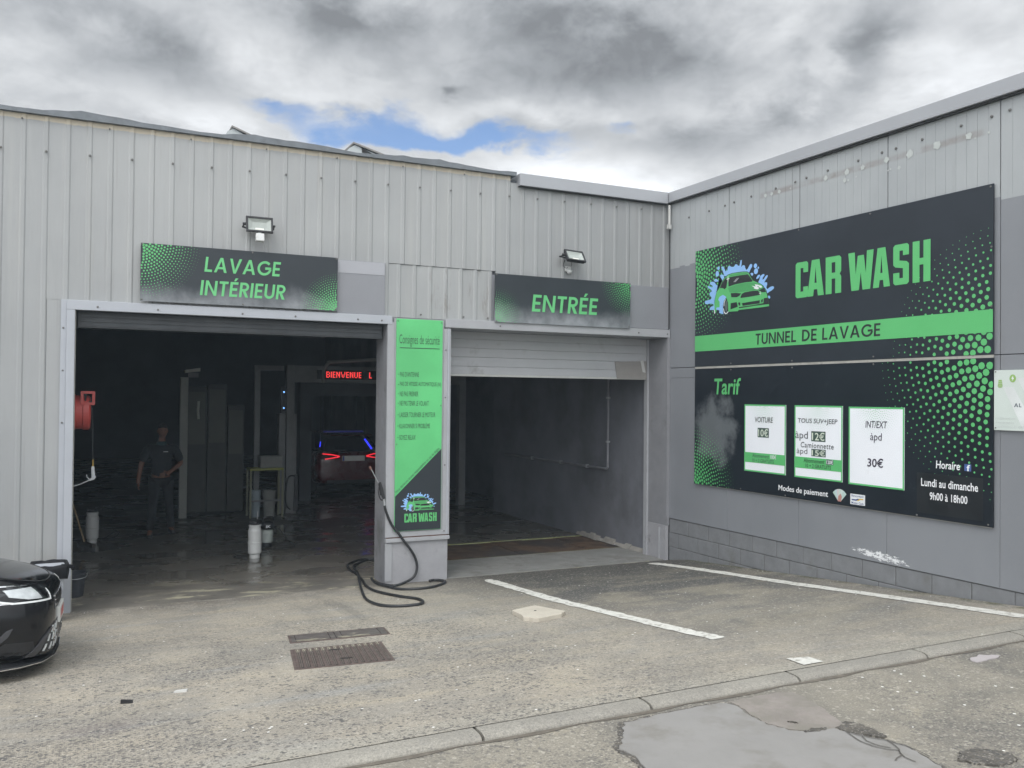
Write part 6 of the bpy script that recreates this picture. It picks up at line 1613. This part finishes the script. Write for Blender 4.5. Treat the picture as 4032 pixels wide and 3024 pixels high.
body = {
 'pelvis': ((0,.05,.95),(.145,.105),None), 'spine': ((0,.05,1.12),(.135,.10),'pelvis'), 'chest': ((.0,.03,1.33),(.155,.11),'spine'),
 'neckb': ((.0,.02,1.49),(.065,.06),'chest'), 'neck': ((.005,.0,1.56),(.055,.055),'neckb'), 'headb': ((.005,-.015,1.63),(.06,.065),'neck'),
 'shL': ((-.19,.03,1.43),(.062,.062),'chest'), 'elL': ((-.30,.07,1.17),(.045,.045),'shL'), 'wrL': ((-.345,-.03,.93),(.028,.033),'elL'), 'paL': ((-.35,-.06,.86),(.022,.040),'wrL'),
 'shR': ((.19,.03,1.43),(.062,.062),'chest'), 'elR': ((.31,.05,1.17),(.045,.045),'shR'), 'wrR': ((.12,-.19,1.05),(.028,.033),'elR'), 'paR': ((.055,-.225,1.02),(.022,.038),'wrR'),
 'hipL': ((-.095,.05,.88),(.095,.095),'pelvis'), 'knL': ((-.135,-.14,.50),(.062,.062),'hipL'), 'anL': ((-.18,-.26,.10),(.042,.042),'knL'), 'toL': ((-.20,-.40,.045),(.035,.03),'anL'),
 'hipR': ((.095,.05,.88),(.095,.095),'pelvis'), 'knR': ((.14,.08,.49),(.062,.062),'hipR'), 'anR': ((.17,.14,.10),(.042,.042),'knR'), 'toR': ((.20,.01,.045),(.035,.03),'anR'),
}
mb = as_mb(skin_mesh('body', *chain(body)))
def fingers(palm, fwd, side, n_):
    palm = Vector(palm); fwd = Vector(fwd).normalized(); side = Vector(side).normalized(); nn = Vector(n_)
    for k, (o_, L) in enumerate(((-.030,.068),(-.010,.078),(.010,.074),(.029,.058))):
        a = palm+side*o_; V = [a-fwd*.01, a+fwd*.03, a+fwd*(.03+L*.42)+nn*.006, a+fwd*(.03+L*.72)+nn*.024]
        f = as_mb(skin_mesh('f', [tuple(v) for v in V], [(0,1),(1,2),(2,3)], [.010,.0095,.009,.0075], 1)); mb.raw(f.v, f.f)
    a = palm-side*.03-fwd*.03; V = [a, a-side*.026+fwd*.022+nn*.01, a-side*.03+fwd*.052+nn*.022]
    f = as_mb(skin_mesh('f', [tuple(v) for v in V], [(0,1),(1,2)], [.012,.011,.009], 1)); mb.raw(f.v, f.f)
fingers((-.352,-.068,.845), (0,-.15,-1), (0,1,0), (.9,0,0))
fingers((.035,-.24,1.012), (-1,-.2,-.2), (0,.1,-1), (0,.9,-.2))
# head
hd = MB(); nu, nv = 20, 14
for j_ in range(nv+1):
    ph = PI*j_/nv
    for i in range(nu):
        th = 2*PI*i/nu
        x = .076*math.sin(ph)*math.cos(th); y = .096*math.sin(ph)*math.sin(th); z = .122*math.cos(ph)
        fr_ = max(0, -math.sin(th))*math.sin(ph)
        if z < -.02: x *= 1-.22*(-z-.02)/.1; y *= 1-.05*(-z-.02)/.1
        a = math.cos(th)
        if fr_ > .85 and -.03 < z < .03: y -= .020*(1-abs(a)*3.0) if abs(a) < .3 else 0          # nose
        if fr_ > .55 and .0 < z < .05 and .25 < abs(a) < .75: y += .008                              # eye hollows
        if fr_ > .8 and -.07 < z < -.045 and abs(a) < .4: y -= .004
        hd.v.append((.01+x, -.03+y, 1.70+z))
for j_ in range(nv):
    for i in range(nu):
        i2 = (i+1) % nu; hd.f.append([j_*nu+i, j_*nu+i2, (j_+1)*nu+i2, (j_+1)*nu+i])
for s in (-1, 1):
    hd.lathe([(.002,-.006),(.022,-.004),(.024,.004),(.010,.006)], (.01+.080*s,-.02,1.70), 10, 'x')
mb.raw(hd.v, hd.f)
mb.build('body', skin_m, man, smooth=True, world=False)
hb = MB()
for j_ in range(nv+1):
    ph = PI*.52*j_/nv
    for i in range(nu):
        th = 2*PI*i/nu
        lim = 1.0 if math.sin(th) > -.2 else .72
        p_ = ph*lim
        hb.v.append((.01+.080*math.sin(p_)*math.cos(th), -.024+.100*math.sin(p_)*math.sin(th), 1.702+.127*math.cos(p_)))
for j_ in range(nv):
    for i in range(nu):
        i2 = (i+1) % nu; hb.f.append([j_*nu+i, j_*nu+i2, (j_+1)*nu+i2, (j_+1)*nu+i])
hb.build('hair', hair_m, man, smooth=True, world=False)
mb = MB()
for s in (-1, 1): mb.lathe([(.001,-.006),(.007,-.004),(.009,.0),(.007,.004)], (.01+.030*s,-.112,1.722), 8, 'y')
mb.box(-.015,.035,-.118,-.112,1.638,1.643)
mb.build('face_feature', M('face_dark', (.08,.03,.025), .5), man, world=False)
shirt = {'pelvis': ((0,.05,.90),(.178,.140),None), 'spine': ((0,.05,1.12),(.168,.132),'pelvis'), 'chest': ((.0,.03,1.34),(.186,.140),'spine'), 'col': ((.0,.015,1.475),(.125,.105),'chest'),
 'shL': ((-.195,.03,1.425),(.092,.092),'chest'), 'slL': ((-.262,.055,1.26),(.078,.078),'shL'), 'cuL': ((-.292,.066,1.20),(.066,.066),'slL'),
 'shR': ((.195,.03,1.425),(.092,.092),'chest'), 'slR': ((.268,.045,1.26),(.078,.078),'shR'), 'cuR': ((.30,.050,1.195),(.066,.066),'slR')}
ms = skin_mesh('shirt', *chain(shirt)); ms.materials.append(navy_m); o = bpy.data.objects.new('shirt', ms); COL.objects.link(o); o.parent = man
MB().box(.02,.09,-.118,-.105,1.365,1.374).build('chest_stripe', ink_white, o, world=False)
MB().lathe([(.086,1.468),(.080,1.50),(.070,1.535),(.060,1.53)], (.0,.012,0), 18).build('collar', teal_m, o, smooth=True, world=False)
tr_ = {'pelvis': ((0,.05,.95),(.160,.122),None), 'hipL': ((-.097,.045,.87),(.112,.112),'pelvis'), 'thL': ((-.117,-.05,.68),(.092,.092),'hipL'), 'knL': ((-.135,-.14,.50),(.076,.076),'thL'), 'shL': ((-.16,-.205,.28),(.068,.068),'knL'), 'anL': ((-.18,-.255,.095),(.064,.068),'shL'),
 'hipR': ((.097,.05,.87),(.112,.112),'pelvis'), 'thR': ((.12,.065,.68),(.092,.092),'hipR'), 'knR': ((.14,.08,.49),(.076,.076),'thR'), 'shR': ((.157,.11,.28),(.068,.068),'knR'), 'anR': ((.17,.14,.095),(.064,.068),'shR')}
mt = skin_mesh('trousers', *chain(tr_)); mt.materials.append(M('dark_trousers', (.006,.007,.009), .85)); o = bpy.data.objects.new('trousers', mt); COL.objects.link(o); o.parent = man
for (a, b_) in (((-.18,-.25,.055),(-.20,-.43,.038)), ((.17,.15,.055),(.20,-.03,.038))):
    a = Vector(a); b_ = Vector(b_)
    m_ = skin_mesh('shoe', [tuple(a+(a-b_)*.25), tuple(a), tuple(a.lerp(b_,.55)), tuple(b_)], [(0,1),(1,2),(2,3)], [(.045,.045),(.052,.055),(.046,.040),(.042,.032)])
    m_.materials.append(black_pl); o = bpy.data.objects.new('shoe', m_); COL.objects.link(o); o.parent = man
    for v in m_.vertices:
        if v.co.z < .004: v.co.z = .004

# ------------------------------------------------------------------ haze added over yard and hall to lift the dark tones
hz = MB().box(-165,165,-155,155,-2.6,6.6).build('haze', M('tmp_air', (1,1,1)))
hm = bpy.data.materials.new('lift_haze'); hm.use_nodes = True
for n_ in list(hm.node_tree.nodes):
    if n_.type != 'OUTPUT_MATERIAL': hm.node_tree.nodes.remove(n_)
pv = hm.node_tree.nodes.new('ShaderNodeVolumePrincipled')
pv.inputs['Color'].default_value = (.72, .88, 1.0, 1); pv.inputs['Density'].default_value = .0023; pv.inputs['Anisotropy'].default_value = .1
out_ = [n_ for n_ in hm.node_tree.nodes if n_.type == 'OUTPUT_MATERIAL'][0]
hm.node_tree.links.new(pv.outputs[0], out_.inputs['Volume'])
hz.data.materials.clear(); hz.data.materials.append(hm); tag(hz, kind='stuff')
hz['label'] = 'thin added haze lifting the dark tones'
